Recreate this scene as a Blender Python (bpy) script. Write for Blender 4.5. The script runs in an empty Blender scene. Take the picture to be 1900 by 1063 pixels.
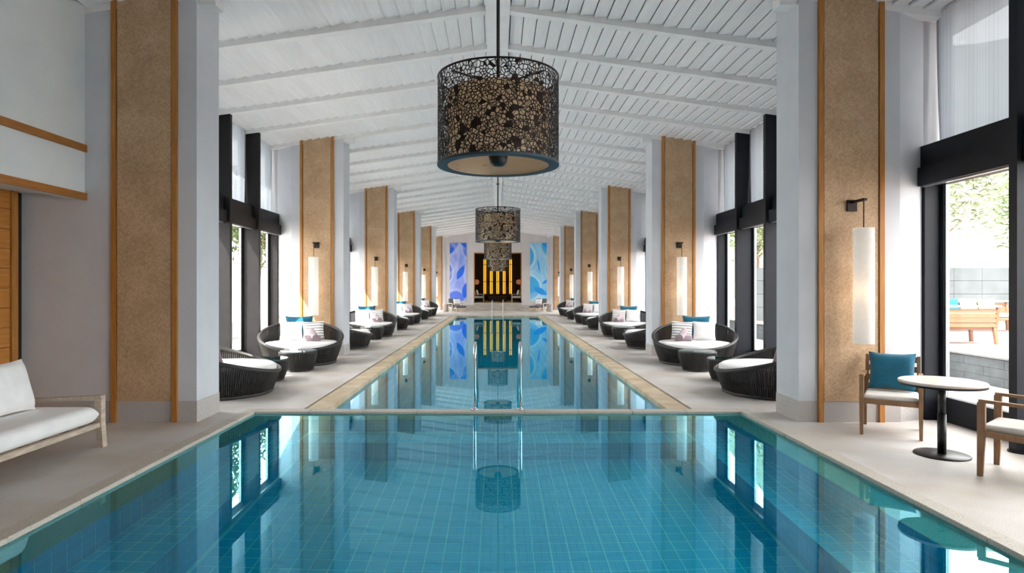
import bpy, math, random
import numpy as np
from mathutils import Vector, Matrix
random.seed(7); rng = np.random.default_rng(11)
PI = math.pi
SC = bpy.context.scene
COL = SC.collection

# ------------------------------------------------------------------ camera
F_PX, CAM_H = 1150.0, 1.65
cam_data = bpy.data.cameras.new('camera')
cam = bpy.data.objects.new('camera', cam_data); COL.objects.link(cam)
cam.location = (0, 0, CAM_H); cam.rotation_euler = (PI/2, 0, 0)
cam_data.sensor_width = 36.0; cam_data.lens = F_PX*36.0/1900.0
cam_data.shift_x = 26.5/1900.0; cam_data.shift_y = 0.0
cam_data.clip_start = 0.05; cam_data.clip_end = 500
SC.camera = cam

# ------------------------------------------------------------------ view / sky / sun
SC.view_settings.view_transform = 'Standard'; SC.view_settings.look = 'None'
SC.view_settings.exposure = 1.2; SC.view_settings.gamma = 1.0
SC.view_settings.use_curve_mapping = False
SKY_STRENGTH = 4.4
world = bpy.data.worlds.new('overcast_sky'); SC.world = world; world.use_nodes = True
bg = world.node_tree.nodes['Background']
bg.inputs['Color'].default_value = (1.0, 0.975, 0.955, 1); bg.inputs['Strength'].default_value = SKY_STRENGTH
sun_data = bpy.data.lights.new('sun', 'SUN'); sun_data.energy = 12.0; sun_data.angle = math.radians(0.8)
sun_data.color = (1.0, 0.95, 0.86)
sun = bpy.data.objects.new('sun', sun_data); COL.objects.link(sun)
sun.rotation_euler = Vector((0.46, 0.40, -0.80)).to_track_quat('-Z', 'Y').to_euler()
try:
    cy = SC.cycles
    cy.max_bounces = 10; cy.diffuse_bounces = 6; cy.glossy_bounces = 5; cy.transmission_bounces = 8
    cy.transparent_max_bounces = 16; cy.sample_clamp_indirect = 8.0
except Exception:
    pass

# layout constants (metres): x right, y away from the camera, z up
P0, BAY, PT = 7.55, 7.19, 0.60         # front face of first pillar, pillar spacing, pillar thickness
XP, XO, XS, XG = 3.667, 4.90, 5.30, 5.50
Y_END, Y_BACK = 43.55, -3.0
def zc(x): return 5.26 + 0.138*(XP - abs(x))

def portal(x, y0, y1, z0, z1, sgn):
    d = bpy.data.lights.new('window_portal', 'AREA'); d.shape = 'RECTANGLE'
    d.size = z1-z0; d.size_y = abs(y1-y0)
    try: d.cycles.is_portal = True
    except Exception: return
    o = bpy.data.objects.new('window_portal', d); COL.objects.link(o)
    o.location = (x, (y0+y1)/2, (z0+z1)/2)
    o.rotation_euler = (0, sgn*PI/2, 0)
for k in range(5): portal(-5.66, P0+BAY*k+PT, P0+BAY*(k+1), 0.05, 4.95, -1)
for k in range(-1, 5): portal(5.66, P0+BAY*k+PT, P0+BAY*(k+1), 0.05, 4.95, 1)

# ------------------------------------------------------------------ mesh helpers
class MB:
    def __init__(s): s.v = []; s.f = []
    def add(s, vs, fs):
        n = len(s.v); s.v += [tuple(p) for p in vs]; s.f += [tuple(i+n for i in f) for f in fs]; return s
    def box(s, x0, x1, y0, y1, z0, z1):
        return s.add([(x0,y0,z0),(x1,y0,z0),(x1,y1,z0),(x0,y1,z0),(x0,y0,z1),(x1,y0,z1),(x1,y1,z1),(x0,y1,z1)],
            [(0,3,2,1),(4,5,6,7),(0,1,5,4),(1,2,6,5),(2,3,7,6),(3,0,4,7)])
    def rbox(s, x0, x1, y0, y1, z0, z1, b):
        vs = []; idx = {}
        X = (x0,x1); Y = (y0,y1); Z = (z0,z1)
        for i in (0,1):
            for j in (0,1):
                for k in (0,1):
                    sx, sy, sz = (b if i==0 else -b), (b if j==0 else -b), (b if k==0 else -b)
                    idx[i,j,k,'x'] = len(vs); vs.append((X[i], Y[j]+sy, Z[k]+sz))
                    idx[i,j,k,'y'] = len(vs); vs.append((X[i]+sx, Y[j], Z[k]+sz))
                    idx[i,j,k,'z'] = len(vs); vs.append((X[i]+sx, Y[j]+sy, Z[k]))
        fs = []
        for i in (0,1):
            fs.append(tuple(idx[i,j,k,'x'] for j,k in ((0,0),(1,0),(1,1),(0,1))))
            fs.append(tuple(idx[j,i,k,'y'] for j,k in ((0,0),(1,0),(1,1),(0,1))))
            fs.append(tuple(idx[j,k,i,'z'] for j,k in ((0,0),(1,0),(1,1),(0,1))))
        for i in (0,1):
            for j in (0,1):
                fs.append((idx[i,j,0,'x'],idx[i,j,1,'x'],idx[i,j,1,'y'],idx[i,j,0,'y']))
                fs.append((idx[i,0,j,'x'],idx[i,1,j,'x'],idx[i,1,j,'z'],idx[i,0,j,'z']))
                fs.append((idx[0,i,j,'y'],idx[1,i,j,'y'],idx[1,i,j,'z'],idx[0,i,j,'z']))
        for i in (0,1):
            for j in (0,1):
                for k in (0,1): fs.append((idx[i,j,k,'x'],idx[i,j,k,'y'],idx[i,j,k,'z']))
        return s.add(vs, fs)
    def prism(s, pts, z0, z1f):
        n = len(pts); vs = [(x,y,z0) for x,y in pts]+[(x,y,z1f(x) if callable(z1f) else z1f) for x,y in pts]
        fs = [tuple(range(n-1,-1,-1)), tuple(range(n,2*n))]+[(i,(i+1)%n,n+(i+1)%n,n+i) for i in range(n)]
        return s.add(vs, fs)
    def bar(s, a, b, w, h, up=(0,0,1)):
        a = Vector(a); b = Vector(b); d = (b-a).normalized(); u = Vector(up)
        r = d.cross(u)
        if r.length < 1e-5: r = d.cross(Vector((1,0,0)))
        r.normalize(); u = r.cross(d)
        vs = []
        for p in (a,b):
            for sx,sy in ((-1,-1),(1,-1),(1,1),(-1,1)): vs.append(p+r*sx*w/2+u*sy*h/2)
        return s.add(vs, [(0,1,2,3),(7,6,5,4),(0,4,5,1),(1,5,6,2),(2,6,7,3),(3,7,4,0)])
    def tube(s, pts, r, n=10, cap=True):
        pts = [Vector(p) for p in pts]; rings = []; base = len(s.v)
        prev = None
        for i,p in enumerate(pts):
            d = (pts[min(i+1,len(pts)-1)]-pts[max(i-1,0)]).normalized()
            if prev is None:
                a = d.orthogonal().normalized()
            else:
                a = (prev - d*prev.dot(d)).normalized()
            prev = a; b = d.cross(a); rr = r[i] if isinstance(r,(list,tuple)) else r
            s.v += [tuple(p+(a*math.cos(2*PI*k/n)+b*math.sin(2*PI*k/n))*rr) for k in range(n)]
        for i in range(len(pts)-1):
            for k in range(n):
                s.f.append((base+i*n+k, base+i*n+(k+1)%n, base+(i+1)*n+(k+1)%n, base+(i+1)*n+k))
        if cap:
            s.f.append(tuple(base+k for k in range(n-1,-1,-1))); m = base+(len(pts)-1)*n
            s.f.append(tuple(m+k for k in range(n)))
        return s
    def lathe(s, prof, n=32, c=(0,0,0), closed=False):
        base = len(s.v)
        for r,z in prof:
            for k in range(n):
                a = 2*PI*k/n; s.v.append((c[0]+r*math.cos(a), c[1]+r*math.sin(a), c[2]+z))
        m = len(prof)
        for i in range(m if closed else m-1):
            j = (i+1)%m
            for k in range(n): s.f.append((base+i*n+k, base+i*n+(k+1)%n, base+j*n+(k+1)%n, base+j*n+k))
        return s
    def grid(s, fn, nu, nv, wrap_u=False):
        base = len(s.v)
        cu = nu if wrap_u else nu+1
        for j in range(nv+1):
            for i in range(cu): s.v.append(tuple(fn(i/nu, j/nv)))
        for j in range(nv):
            for i in range(nu):
                i2 = (i+1) % cu if wrap_u else i+1
                s.f.append((base+j*cu+i, base+j*cu+i2, base+(j+1)*cu+i2, base+(j+1)*cu+i))
        return s
    def xf(s, M):
        s.v = [tuple(M @ Vector(p)) for p in s.v]; return s
    def mesh(s, name, smooth=False):
        me = bpy.data.meshes.new(name); me.from_pydata(s.v, [], s.f); me.update()
        if smooth: me.shade_smooth()
        return me
    def build(s, name, mat, parent=None, smooth=False, loc=None):
        me = s.mesh(name, smooth); me.materials.append(MAT[mat])
        return link(name, me, parent, loc)
def link(name, me, parent=None, loc=None):
    o = bpy.data.objects.new(name, me); COL.objects.link(o)
    if parent is not None: o.parent = parent
    if loc is not None: o.location = loc
    return o
def empty(name, loc=(0,0,0), rz=0.0):
    o = bpy.data.objects.new(name, None); COL.objects.link(o); o.location = loc; o.rotation_euler = (0,0,rz)
    o.empty_display_size = 0.2; return o
def tag(o, label=None, cat=None, group=None, kind=None):
    if label: o['label'] = label
    if cat: o['category'] = cat
    if group: o['group'] = group
    if kind: o['kind'] = kind
    return o
def copy_tree(o, parent=None):
    c = o.copy(); COL.objects.link(c)
    if parent is not None: c.parent = parent
    for ch in list(o.children): copy_tree(ch, c)
    return c
def ordinal(n): return ['first','second','third','fourth','fifth','sixth','seventh'][n]

# ------------------------------------------------------------------ materials
MAT = {}
def srgb(r, g, b):
    f = lambda c: (c/255/12.92) if c/255 <= 0.04045 else ((c/255+0.055)/1.055)**2.4
    return (f(r), f(g), f(b), 1.0)
def newmat(name):
    m = bpy.data.materials.new(name); m.use_nodes = True; MAT[name] = m
    nt = m.node_tree; return m, nt, nt.nodes, nt.links, nt.nodes['Principled BSDF']
def ramp(nodes, c1, c2, p1=0.3, p2=0.7):
    r = nodes.new('ShaderNodeValToRGB'); e = r.color_ramp.elements
    e[0].position = p1; e[0].color = c1; e[1].position = p2; e[1].color = c2; return r
def pm(name, c1, c2=None, scale=8.0, rough=0.6, metal=0.0, bump=0.0, bscale=None, stretch=(1,1,1), p=(0.3,0.7), detail=4.0,
       rand=0.0, spec=None, sheen=0.0):
    m, nt, N, L, B = newmat(name)
    c2 = c2 or tuple(min(1, c*0.88) for c in c1[:3])+(1,)
    tc = N.new('ShaderNodeTexCoord'); mp = N.new('ShaderNodeMapping'); mp.inputs['Scale'].default_value = stretch
    L.new(tc.outputs['Object'], mp.inputs['Vector'])
    no = N.new('ShaderNodeTexNoise'); no.inputs['Scale'].default_value = scale; no.inputs['Detail'].default_value = detail
    L.new(mp.outputs['Vector'], no.inputs['Vector'])
    r = ramp(N, c1, c2, *p); L.new(no.outputs['Fac'], r.inputs['Fac'])
    out = r.outputs['Color']
    if rand:
        oi = N.new('ShaderNodeObjectInfo'); mr = N.new('ShaderNodeMapRange')
        mr.inputs['To Min'].default_value = 1-rand; mr.inputs['To Max'].default_value = 1+rand
        L.new(oi.outputs['Random'], mr.inputs['Value'])
        hs = N.new('ShaderNodeHueSaturation'); L.new(mr.outputs['Result'], hs.inputs['Value']); L.new(out, hs.inputs['Color'])
        out = hs.outputs['Color']
    L.new(out, B.inputs['Base Color'])
    B.inputs['Roughness'].default_value = rough; B.inputs['Metallic'].default_value = metal
    if spec is not None: B.inputs['Specular IOR Level'].default_value = spec
    if sheen: B.inputs['Sheen Weight'].default_value = sheen
    if bump:
        n2 = N.new('ShaderNodeTexNoise'); n2.inputs['Scale'].default_value = bscale or scale*4; n2.inputs['Detail'].default_value = 3
        L.new(mp.outputs['Vector'], n2.inputs['Vector'])
        bp = N.new('ShaderNodeBump'); bp.inputs['Strength'].default_value = bump; bp.inputs['Distance'].default_value = 0.01
        L.new(n2.outputs['Fac'], bp.inputs['Height']); L.new(bp.outputs['Normal'], B.inputs['Normal'])
    return m
pm('plaster', srgb(210,212,217), srgb(203,205,211), 3, 0.85, bump=0.05, bscale=60)
pm('plaster_white', srgb(226,230,230), srgb(216,222,224), 2.2, 0.85, bump=0.04, bscale=60)
pm('ceiling_plank', srgb(238,238,239), srgb(231,230,231), 3, 0.75, stretch=(9,0.7,1), bump=0.03, bscale=30, rand=0.03)
pm('ceiling_beam', srgb(236,236,236), srgb(228,227,226), 4, 0.7, bump=0.03)
pm('wood_trim', srgb(190,132,62), srgb(163,104,42), 6, 0.5, stretch=(8,8,0.6), bump=0.06)
pm('wood_trim_y', srgb(176,118,55), srgb(150,96,42), 6, 0.5, stretch=(8,0.6,8), bump=0.06)
pm('wood_board', srgb(205,140,66), srgb(178,112,45), 5, 0.55, stretch=(8,0.5,7), bump=0.08, rand=0.06)
pm('shadow_gap', srgb(45,34,26), None, 8, 0.9)
pm('granite', srgb(205,202,200), srgb(150,144,140), 160, 0.6, p=(0.38,0.62), detail=3)
pm('coping', srgb(214,198,172), srgb(186,164,130), 2.5, 0.6, bump=0.04, bscale=90, rand=0.05, p=(0.35,0.68))
pm('coping_grey', srgb(206,200,190), srgb(178,170,158), 120, 0.6, p=(0.35,0.65), detail=3, rand=0.03)
pm('dark_metal', srgb(34,32,33), srgb(27,26,28), 6, 0.5, 0.0, spec=0.22)
pm('dark_blue_metal', srgb(27,30,39), srgb(21,24,32), 6, 0.5, 0.0, spec=0.25)
pm('silver', srgb(190,195,198), None, 6, 0.3, 0.9)
pm('bronze', srgb(58,46,40), srgb(46,37,33), 20, 0.4, 0.5)
pm('steel', srgb(222,222,224), srgb(206,206,208), 3, 0.12, 1.0)
pm('wicker', srgb(52,49,48), srgb(34,32,32), 40, 0.45, stretch=(1,1,6), bump=0.25, bscale=90)
pm('cushion_white', srgb(242,241,240), srgb(234,233,233), 5, 0.9, bump=0.05, bscale=90, sheen=0.2)
pm('pillow_white', srgb(243,242,241), srgb(232,231,232), 8, 0.9, bump=0.08, bscale=120, sheen=0.2)
pm('pillow_teal', srgb(2,106,134), srgb(0,92,120), 8, 0.85, bump=0.06, bscale=150, sheen=0.3)
pm('towel', srgb(176,158,164), srgb(158,140,148), 60, 0.95, bump=0.3, bscale=200, sheen=0.4)
pm('pillow_mauve', srgb(142,128,138), srgb(124,110,121), 30, 0.95, bump=0.2, bscale=160, sheen=0.3)
pm('teak', srgb(158,122,90), srgb(128,95,68), 9, 0.55, stretch=(5,5,0.8), bump=0.06)
pm('teak_x', srgb(158,122,90), srgb(128,95,68), 9, 0.55, stretch=(0.8,5,5), bump=0.06)
pm('washed_oak', srgb(205,190,172), srgb(172,156,140), 9, 0.6, stretch=(5,0.8,5), bump=0.06)
pm('seat_cushion', srgb(225,221,215), srgb(214,210,204), 12, 0.9, bump=0.05, bscale=120)
pm('table_top', srgb(228,214,205), srgb(212,196,186), 6, 0.35, stretch=(0.8,6,1))
pm('grey_fabric', srgb(120,120,116), srgb(104,104,101), 30, 0.9, bump=0.08)
pm('sofa_shell', srgb(176,180,178), srgb(160,165,163), 30, 0.9, bump=0.06)
pm('sofa_shell_dark', srgb(120,124,122), srgb(108,112,110), 30, 0.9)
pm('grey_cushion', srgb(100,103,108), srgb(88,90,96), 30, 0.9)
pm('pale_pillow', srgb(222,232,238), srgb(176,198,212), 9, 0.9)
pm('pale_wood', srgb(215,196,174), srgb(190,168,146), 9, 0.6)
pm('stump', srgb(196,184,176), srgb(112,98,94), 7, 0.7, stretch=(4,4,0.7), bump=0.3)
pm('dark_brown', srgb(112,80,66), srgb(84,58,48), 6, 0.4, stretch=(6,6,0.5))
pm('dark_floor', srgb(96,80,72), srgb(76,62,56), 3, 0.4)
pm('stone_step', srgb(198,190,180), srgb(164,156,146), 3, 0.6, stretch=(0.6,3,3))
pm('wall_end', srgb(214,210,210), srgb(207,203,204), 2, 0.85)
pm('lace_metal', srgb(48,36,30), srgb(34,26,22), 20, 0.4, 0.6)
pm('ring_metal', srgb(58,74,84), srgb(50,64,74), 6, 0.5, 0.2)
pm('gold', srgb(222,200,140), srgb(200,172,104), 3, 0.36, 0.8)
pm('black', srgb(24,24,26), None, 6, 0.4)
pm('planter_stone', srgb(126,132,136), srgb(106,112,116), 6, 0.8, bump=0.1)
pm('terrace', srgb(176,172,167), srgb(164,160,156), 2, 0.8)
pm('deck_boards', srgb(126,106,97), srgb(114,95,86), 5, 0.7, stretch=(0.5,8,1))
pm('garden_wall', srgb(78,84,87), srgb(66,72,75), 2, 0.8)
pm('outdoor_wood', srgb(126,84,56), srgb(110,70,44), 8, 0.6, stretch=(0.7,6,6))
pm('green_pillow', srgb(112,118,80), None, 8, 0.9)
pm('bark', srgb(130,112,92), srgb(96,82,66), 14, 0.9)
pm('hill', srgb(92,99,84), srgb(82,90,74), 0.6, 0.95)
pm('lawn', srgb(124,150,78), srgb(100,128,60), 3, 0.95)
pm('board_gap', srgb(120,120,122), None, 6, 0.9)  # roof backing painted grey so the gaps between boards read as shade
pm('outdoor_cushion', srgb(128,126,122), None, 8, 0.9)
pm('outdoor_teal', srgb(10,84,112), None, 8, 0.9)
pm('slot', srgb(38,36,35), None, 6, 0.8)

def leaf_mat(name, c1, c2):
    m, nt, N, L, B = newmat(name)
    g = N.new('ShaderNodeTexNoise'); g.inputs['Scale'].default_value = 1.7
    tc = N.new('ShaderNodeTexCoord'); L.new(tc.outputs['Object'], g.inputs['Vector'])
    r = ramp(N, c1, c2, 0.35, 0.65); L.new(g.outputs['Fac'], r.inputs['Fac'])
    t = N.new('ShaderNodeBsdfTranslucent'); L.new(r.outputs['Color'], t.inputs['Color'])
    L.new(r.outputs['Color'], B.inputs['Base Color']); B.inputs['Roughness'].default_value = 0.6
    mx = N.new('ShaderNodeMixShader'); mx.inputs[0].default_value = 0.4
    L.new(B.outputs[0], mx.inputs[1]); L.new(t.outputs[0], mx.inputs[2])
    L.new(mx.outputs[0], N['Material Output'].inputs['Surface'])
leaf_mat('leaf_pale', srgb(96,101,68), srgb(74,82,50))
leaf_mat('leaf_green', srgb(80,96,48), srgb(58,76,35))

# deck stone: fine speckle, soft blotches and faint slab joints
def deck_mat():
    m, nt, N, L, B = newmat('deck')
    tc = N.new('ShaderNodeTexCoord')
    n1 = N.new('ShaderNodeTexNoise'); n1.inputs['Scale'].default_value = 140; n1.inputs['Detail'].default_value = 3
    n2 = N.new('ShaderNodeTexNoise'); n2.inputs['Scale'].default_value = 1.1; n2.inputs['Detail'].default_value = 4
    for n in (n1, n2): L.new(tc.outputs['Object'], n.inputs['Vector'])
    r1 = ramp(N, srgb(222,219,216), srgb(188,183,179), 0.35, 0.66); L.new(n1.outputs['Fac'], r1.inputs['Fac'])
    r2 = ramp(N, (1,1,1,1), srgb(232,224,214), 0.4, 0.7); L.new(n2.outputs['Fac'], r2.inputs['Fac'])
    mx = N.new('ShaderNodeMix'); mx.data_type = 'RGBA'; mx.blend_type = 'MULTIPLY'; mx.inputs[0].default_value = 1
    L.new(r1.outputs['Color'], mx.inputs[6]); L.new(r2.outputs['Color'], mx.inputs[7])
    L.new(mx.outputs[2], B.inputs['Base Color']); B.inputs['Roughness'].default_value = 0.55
deck_mat()

# woven cane panels: diagonal twill
def woven_mat():
    m, nt, N, L, B = newmat('woven')
    tc = N.new('ShaderNodeTexCoord'); sp = N.new('ShaderNodeSeparateXYZ'); L.new(tc.outputs['Object'], sp.inputs[0])
    cb = N.new('ShaderNodeCombineXYZ'); L.new(sp.outputs['X'], cb.inputs['X']); L.new(sp.outputs['Z'], cb.inputs['Y'])
    outs = []
    for ang in (45, -45):
        mp = N.new('ShaderNodeMapping'); mp.inputs['Rotation'].default_value = (0, 0, math.radians(ang))
        mp.inputs['Scale'].default_value = (1, 1, 1); L.new(cb.outputs[0], mp.inputs['Vector'])
        br = N.new('ShaderNodeTexBrick'); br.inputs['Scale'].default_value = 22.0
        br.inputs['Brick Width'].default_value = 0.9; br.inputs['Row Height'].default_value = 0.2; br.inputs['Mortar Size'].default_value = 0.018
        br.inputs['Mortar Smooth'].default_value = 0.6; br.offset = 0.5; br.inputs['Bias'].default_value = 0.0
        br.inputs['Color1'].default_value = srgb(222,190,154); br.inputs['Color2'].default_value = srgb(194,160,124); br.inputs['Mortar'].default_value = srgb(140,108,80)
        L.new(mp.outputs[0], br.inputs['Vector']); outs.append(br)
    ck = N.new('ShaderNodeTexChecker'); ck.inputs['Scale'].default_value = 11.0
    mp = N.new('ShaderNodeMapping'); mp.inputs['Rotation'].default_value = (0, 0, math.radians(45)); L.new(cb.outputs[0], mp.inputs['Vector'])
    L.new(mp.outputs[0], ck.inputs['Vector'])
    mx = N.new('ShaderNodeMix'); mx.data_type = 'RGBA'; L.new(ck.outputs['Fac'], mx.inputs[0])
    L.new(outs[0].outputs['Color'], mx.inputs[6]); L.new(outs[1].outputs['Color'], mx.inputs[7])
    no = N.new('ShaderNodeTexNoise'); no.inputs['Scale'].default_value = 2.4; no.inputs['Detail'].default_value = 5; L.new(tc.outputs['Object'], no.inputs['Vector'])
    r = ramp(N, (1,1,1,1), (0.80,0.76,0.72,1), 0.35, 0.7); L.new(no.outputs['Fac'], r.inputs['Fac'])
    m2 = N.new('ShaderNodeMix'); m2.data_type = 'RGBA'; m2.blend_type = 'MULTIPLY'; m2.inputs[0].default_value = 1
    L.new(mx.outputs[2], m2.inputs[6]); L.new(r.outputs['Color'], m2.inputs[7])
    L.new(m2.outputs[2], B.inputs['Base Color']); B.inputs['Roughness'].default_value = 0.6
    mf = N.new('ShaderNodeMix'); L.new(ck.outputs['Fac'], mf.inputs[0]); L.new(outs[0].outputs['Fac'], mf.inputs[2]); L.new(outs[1].outputs['Fac'], mf.inputs[3])
    bp = N.new('ShaderNodeBump'); bp.inputs['Strength'].default_value = 0.5; bp.inputs['Distance'].default_value = 0.004; bp.invert = True
    L.new(mf.outputs[0], bp.inputs['Height']); L.new(bp.outputs['Normal'], B.inputs['Normal'])
woven_mat()

def stripe_mat():
    m, nt, N, L, B = newmat('pillow_stripe')
    tc = N.new('ShaderNodeTexCoord'); sp = N.new('ShaderNodeSeparateXYZ'); L.new(tc.outputs['Object'], sp.inputs[0])
    mu = N.new('ShaderNodeMath'); mu.operation = 'MULTIPLY'; mu.inputs[1].default_value = 17.0; L.new(sp.outputs['Z'], mu.inputs[0])
    fr = N.new('ShaderNodeMath'); fr.operation = 'FRACT'; L.new(mu.outputs[0], fr.inputs[0])
    r = N.new('ShaderNodeValToRGB'); r.color_ramp.interpolation = 'CONSTANT'; e = r.color_ramp.elements
    e[0].position = 0; e[0].color = srgb(242,241,240); e[1].position = 0.55; e[1].color = srgb(150,142,138)
    e2 = e.new(0.92); e2.color = srgb(242,241,240)
    L.new(fr.outputs[0], r.inputs['Fac']); L.new(r.outputs['Color'], B.inputs['Base Color']); B.inputs['Roughness'].default_value = 0.9
stripe_mat()

# water: boosted blue mirror over refraction, whose colour adds painted brightness to the basin
def water_mat(name, refr, refl, bump, power):
    m, nt, N, L, B = newmat(name); N.remove(B)
    fd = N.new('ShaderNodeFresnel'); fd.inputs['IOR'].default_value = 1.33
    lw = N.new('ShaderNodeLayerWeight'); lw.inputs['Blend'].default_value = 0.5
    pw = N.new('ShaderNodeMath'); pw.operation = 'POWER'; pw.inputs[1].default_value = power; L.new(lw.outputs['Facing'], pw.inputs[0])
    ma = N.new('ShaderNodeMath'); ma.operation = 'MULTIPLY_ADD'; ma.inputs[1].default_value = 0.97; ma.inputs[2].default_value = 0.03; L.new(pw.outputs[0], ma.inputs[0])
    ge = N.new('ShaderNodeNewGeometry'); fr = N.new('ShaderNodeMix')       # from below the surface: plain fresnel
    L.new(ge.outputs['Backfacing'], fr.inputs[0]); L.new(ma.outputs[0], fr.inputs[2]); L.new(fd.outputs[0], fr.inputs[3])
    rf = N.new('ShaderNodeBsdfRefraction'); rf.inputs['IOR'].default_value = 1.33; rf.inputs['Roughness'].default_value = 0.0; rf.inputs['Color'].default_value = refr
    gl = N.new('ShaderNodeBsdfGlossy'); gl.inputs['Roughness'].default_value = 0.0; gl.inputs['Color'].default_value = refl
    tc = N.new('ShaderNodeTexCoord'); mp = N.new('ShaderNodeMapping'); mp.inputs['Scale'].default_value = (0.5, 0.2, 1)
    L.new(tc.outputs['Object'], mp.inputs['Vector'])
    no = N.new('ShaderNodeTexNoise'); no.inputs['Scale'].default_value = 1.2; no.inputs['Detail'].default_value = 1.0; L.new(mp.outputs[0], no.inputs['Vector'])
    bp = N.new('ShaderNodeBump'); bp.inputs['Strength'].default_value = bump; bp.inputs['Distance'].default_value = 0.02
    L.new(no.outputs['Fac'], bp.inputs['Height'])
    for n in (fd, rf, gl): L.new(bp.outputs['Normal'], n.inputs['Normal'])
    mx = N.new('ShaderNodeMixShader'); L.new(fr.outputs[0], mx.inputs[0]); L.new(rf.outputs[0], mx.inputs[1]); L.new(gl.outputs[0], mx.inputs[2])
    L.new(mx.outputs[0], N['Material Output'].inputs['Surface'])
water_mat('water', (0.40, 1.05, 1.14, 1), (0.40, 0.82, 0.96, 1), 0.006, 2.9)
water_mat('water_long', (0.44, 1.05, 1.14, 1), (0.56, 0.88, 1.0, 1), 0.006, 2.9)

def glass_mat(name, tint, spec):
    m, nt, N, L, B = newmat(name); N.remove(B)
    tr = N.new('ShaderNodeBsdfTransparent'); tr.inputs['Color'].default_value = tint
    gl = N.new('ShaderNodeBsdfGlossy'); gl.inputs['Roughness'].default_value = 0.02
    lw = N.new('ShaderNodeLayerWeight'); pw = N.new('ShaderNodeMath'); pw.operation = 'POWER'; pw.inputs[1].default_value = 4.0
    L.new(lw.outputs['Facing'], pw.inputs[0])
    fr = N.new('ShaderNodeMath'); fr.operation = 'MULTIPLY_ADD'; fr.inputs[1].default_value = 0.5; fr.inputs[2].default_value = spec; L.new(pw.outputs[0], fr.inputs[0])
    mx = N.new('ShaderNodeMixShader'); L.new(fr.outputs[0], mx.inputs[0]); L.new(tr.outputs[0], mx.inputs[1]); L.new(gl.outputs[0], mx.inputs[2])
    L.new(mx.outputs[0], N['Material Output'].inputs['Surface'])
glass_mat('glass', (0.97, 0.98, 0.98, 1), 0.02)
glass_mat('table_glass', (0.60, 0.74, 0.76, 1), 0.05)

def sheer_mat(name, col, transp):
    m, nt, N, L, B = newmat(name); N.remove(B)
    tc = N.new('ShaderNodeTexCoord'); sp = N.new('ShaderNodeSeparateXYZ'); L.new(tc.outputs['Object'], sp.inputs[0])
    mu = N.new('ShaderNodeMath'); mu.operation = 'MULTIPLY'; mu.inputs[1].default_value = 20.0; L.new(sp.outputs['Y'], mu.inputs[0])
    fr = N.new('ShaderNodeMath'); fr.operation = 'FRACT'; L.new(mu.outputs[0], fr.inputs[0])
    r = ramp(N, col, tuple(c*0.86 for c in col[:3])+(1,), 0.8, 0.9); L.new(fr.outputs[0], r.inputs['Fac'])
    tl = N.new('ShaderNodeBsdfTranslucent'); L.new(r.outputs['Color'], tl.inputs['Color'])
    df = N.new('ShaderNodeBsdfDiffuse'); L.new(r.outputs['Color'], df.inputs['Color'])
    tp = N.new('ShaderNodeBsdfTransparent')
    m1 = N.new('ShaderNodeMixShader'); m1.inputs[0].default_value = 0.45; L.new(tl.outputs[0], m1.inputs[1]); L.new(df.outputs[0], m1.inputs[2])
    m2 = N.new('ShaderNodeMixShader'); m2.inputs[0].default_value = transp; L.new(m1.outputs[0], m2.inputs[1]); L.new(tp.outputs[0], m2.inputs[2])
    L.new(m2.outputs[0], N['Material Output'].inputs['Surface'])
sheer_mat('sheer', (0.17, 0.19, 0.215, 1), 0.03)

def shade_mat(name, col, mixf):
    m, nt, N, L, B = newmat(name)
    tc = N.new('ShaderNodeTexCoord'); no = N.new('ShaderNodeTexNoise'); no.inputs['Scale'].default_value = 14
    L.new(tc.outputs['Object'], no.inputs['Vector'])
    r = ramp(N, col, tuple(c*0.97 for c in col[:3])+(1,), 0.35, 0.65); L.new(no.outputs['Fac'], r.inputs['Fac'])
    tl = N.new('ShaderNodeBsdfTranslucent'); L.new(r.outputs['Color'], tl.inputs['Color'])
    L.new(r.outputs['Color'], B.inputs['Base Color']); B.inputs['Roughness'].default_value = 0.9
    mx = N.new('ShaderNodeMixShader'); mx.inputs[0].default_value = mixf; L.new(B.outputs[0], mx.inputs[1]); L.new(tl.outputs[0], mx.inputs[2])
    L.new(mx.outputs[0], N['Material Output'].inputs['Surface'])
shade_mat('lamp_shade', srgb(250,248,244), 0.4)
shade_mat('inner_shade', srgb(238,220,194), 0.45)
MAT['inner_shade'].node_tree.nodes['Principled BSDF'].inputs['Roughness'].default_value = 0.35
MAT['inner_shade'].node_tree.nodes['Principled BSDF'].inputs['Metallic'].default_value = 0.6
shade_mat('round_shade', srgb(214,160,130), 0.5)
def emit(name, col, st):
    m, nt, N, L, B = newmat(name)
    B.inputs['Base Color'].default_value = col; B.inputs['Emission Color'].default_value = col; B.inputs['Emission Strength'].default_value = st
emit('bulb_pendant', (1.0, 0.84, 0.68, 1), 9.0)
emit('gold_light', (1.0, 0.52, 0.04, 1), 0.12)
emit('gold_tube', (1.0, 0.62, 0.05, 1), 0.8)
emit('bulb', (1.0, 0.66, 0.40, 1), 7.0)
emit('bulb_dim', (1.0, 0.78, 0.55, 1), 9.0)

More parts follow.
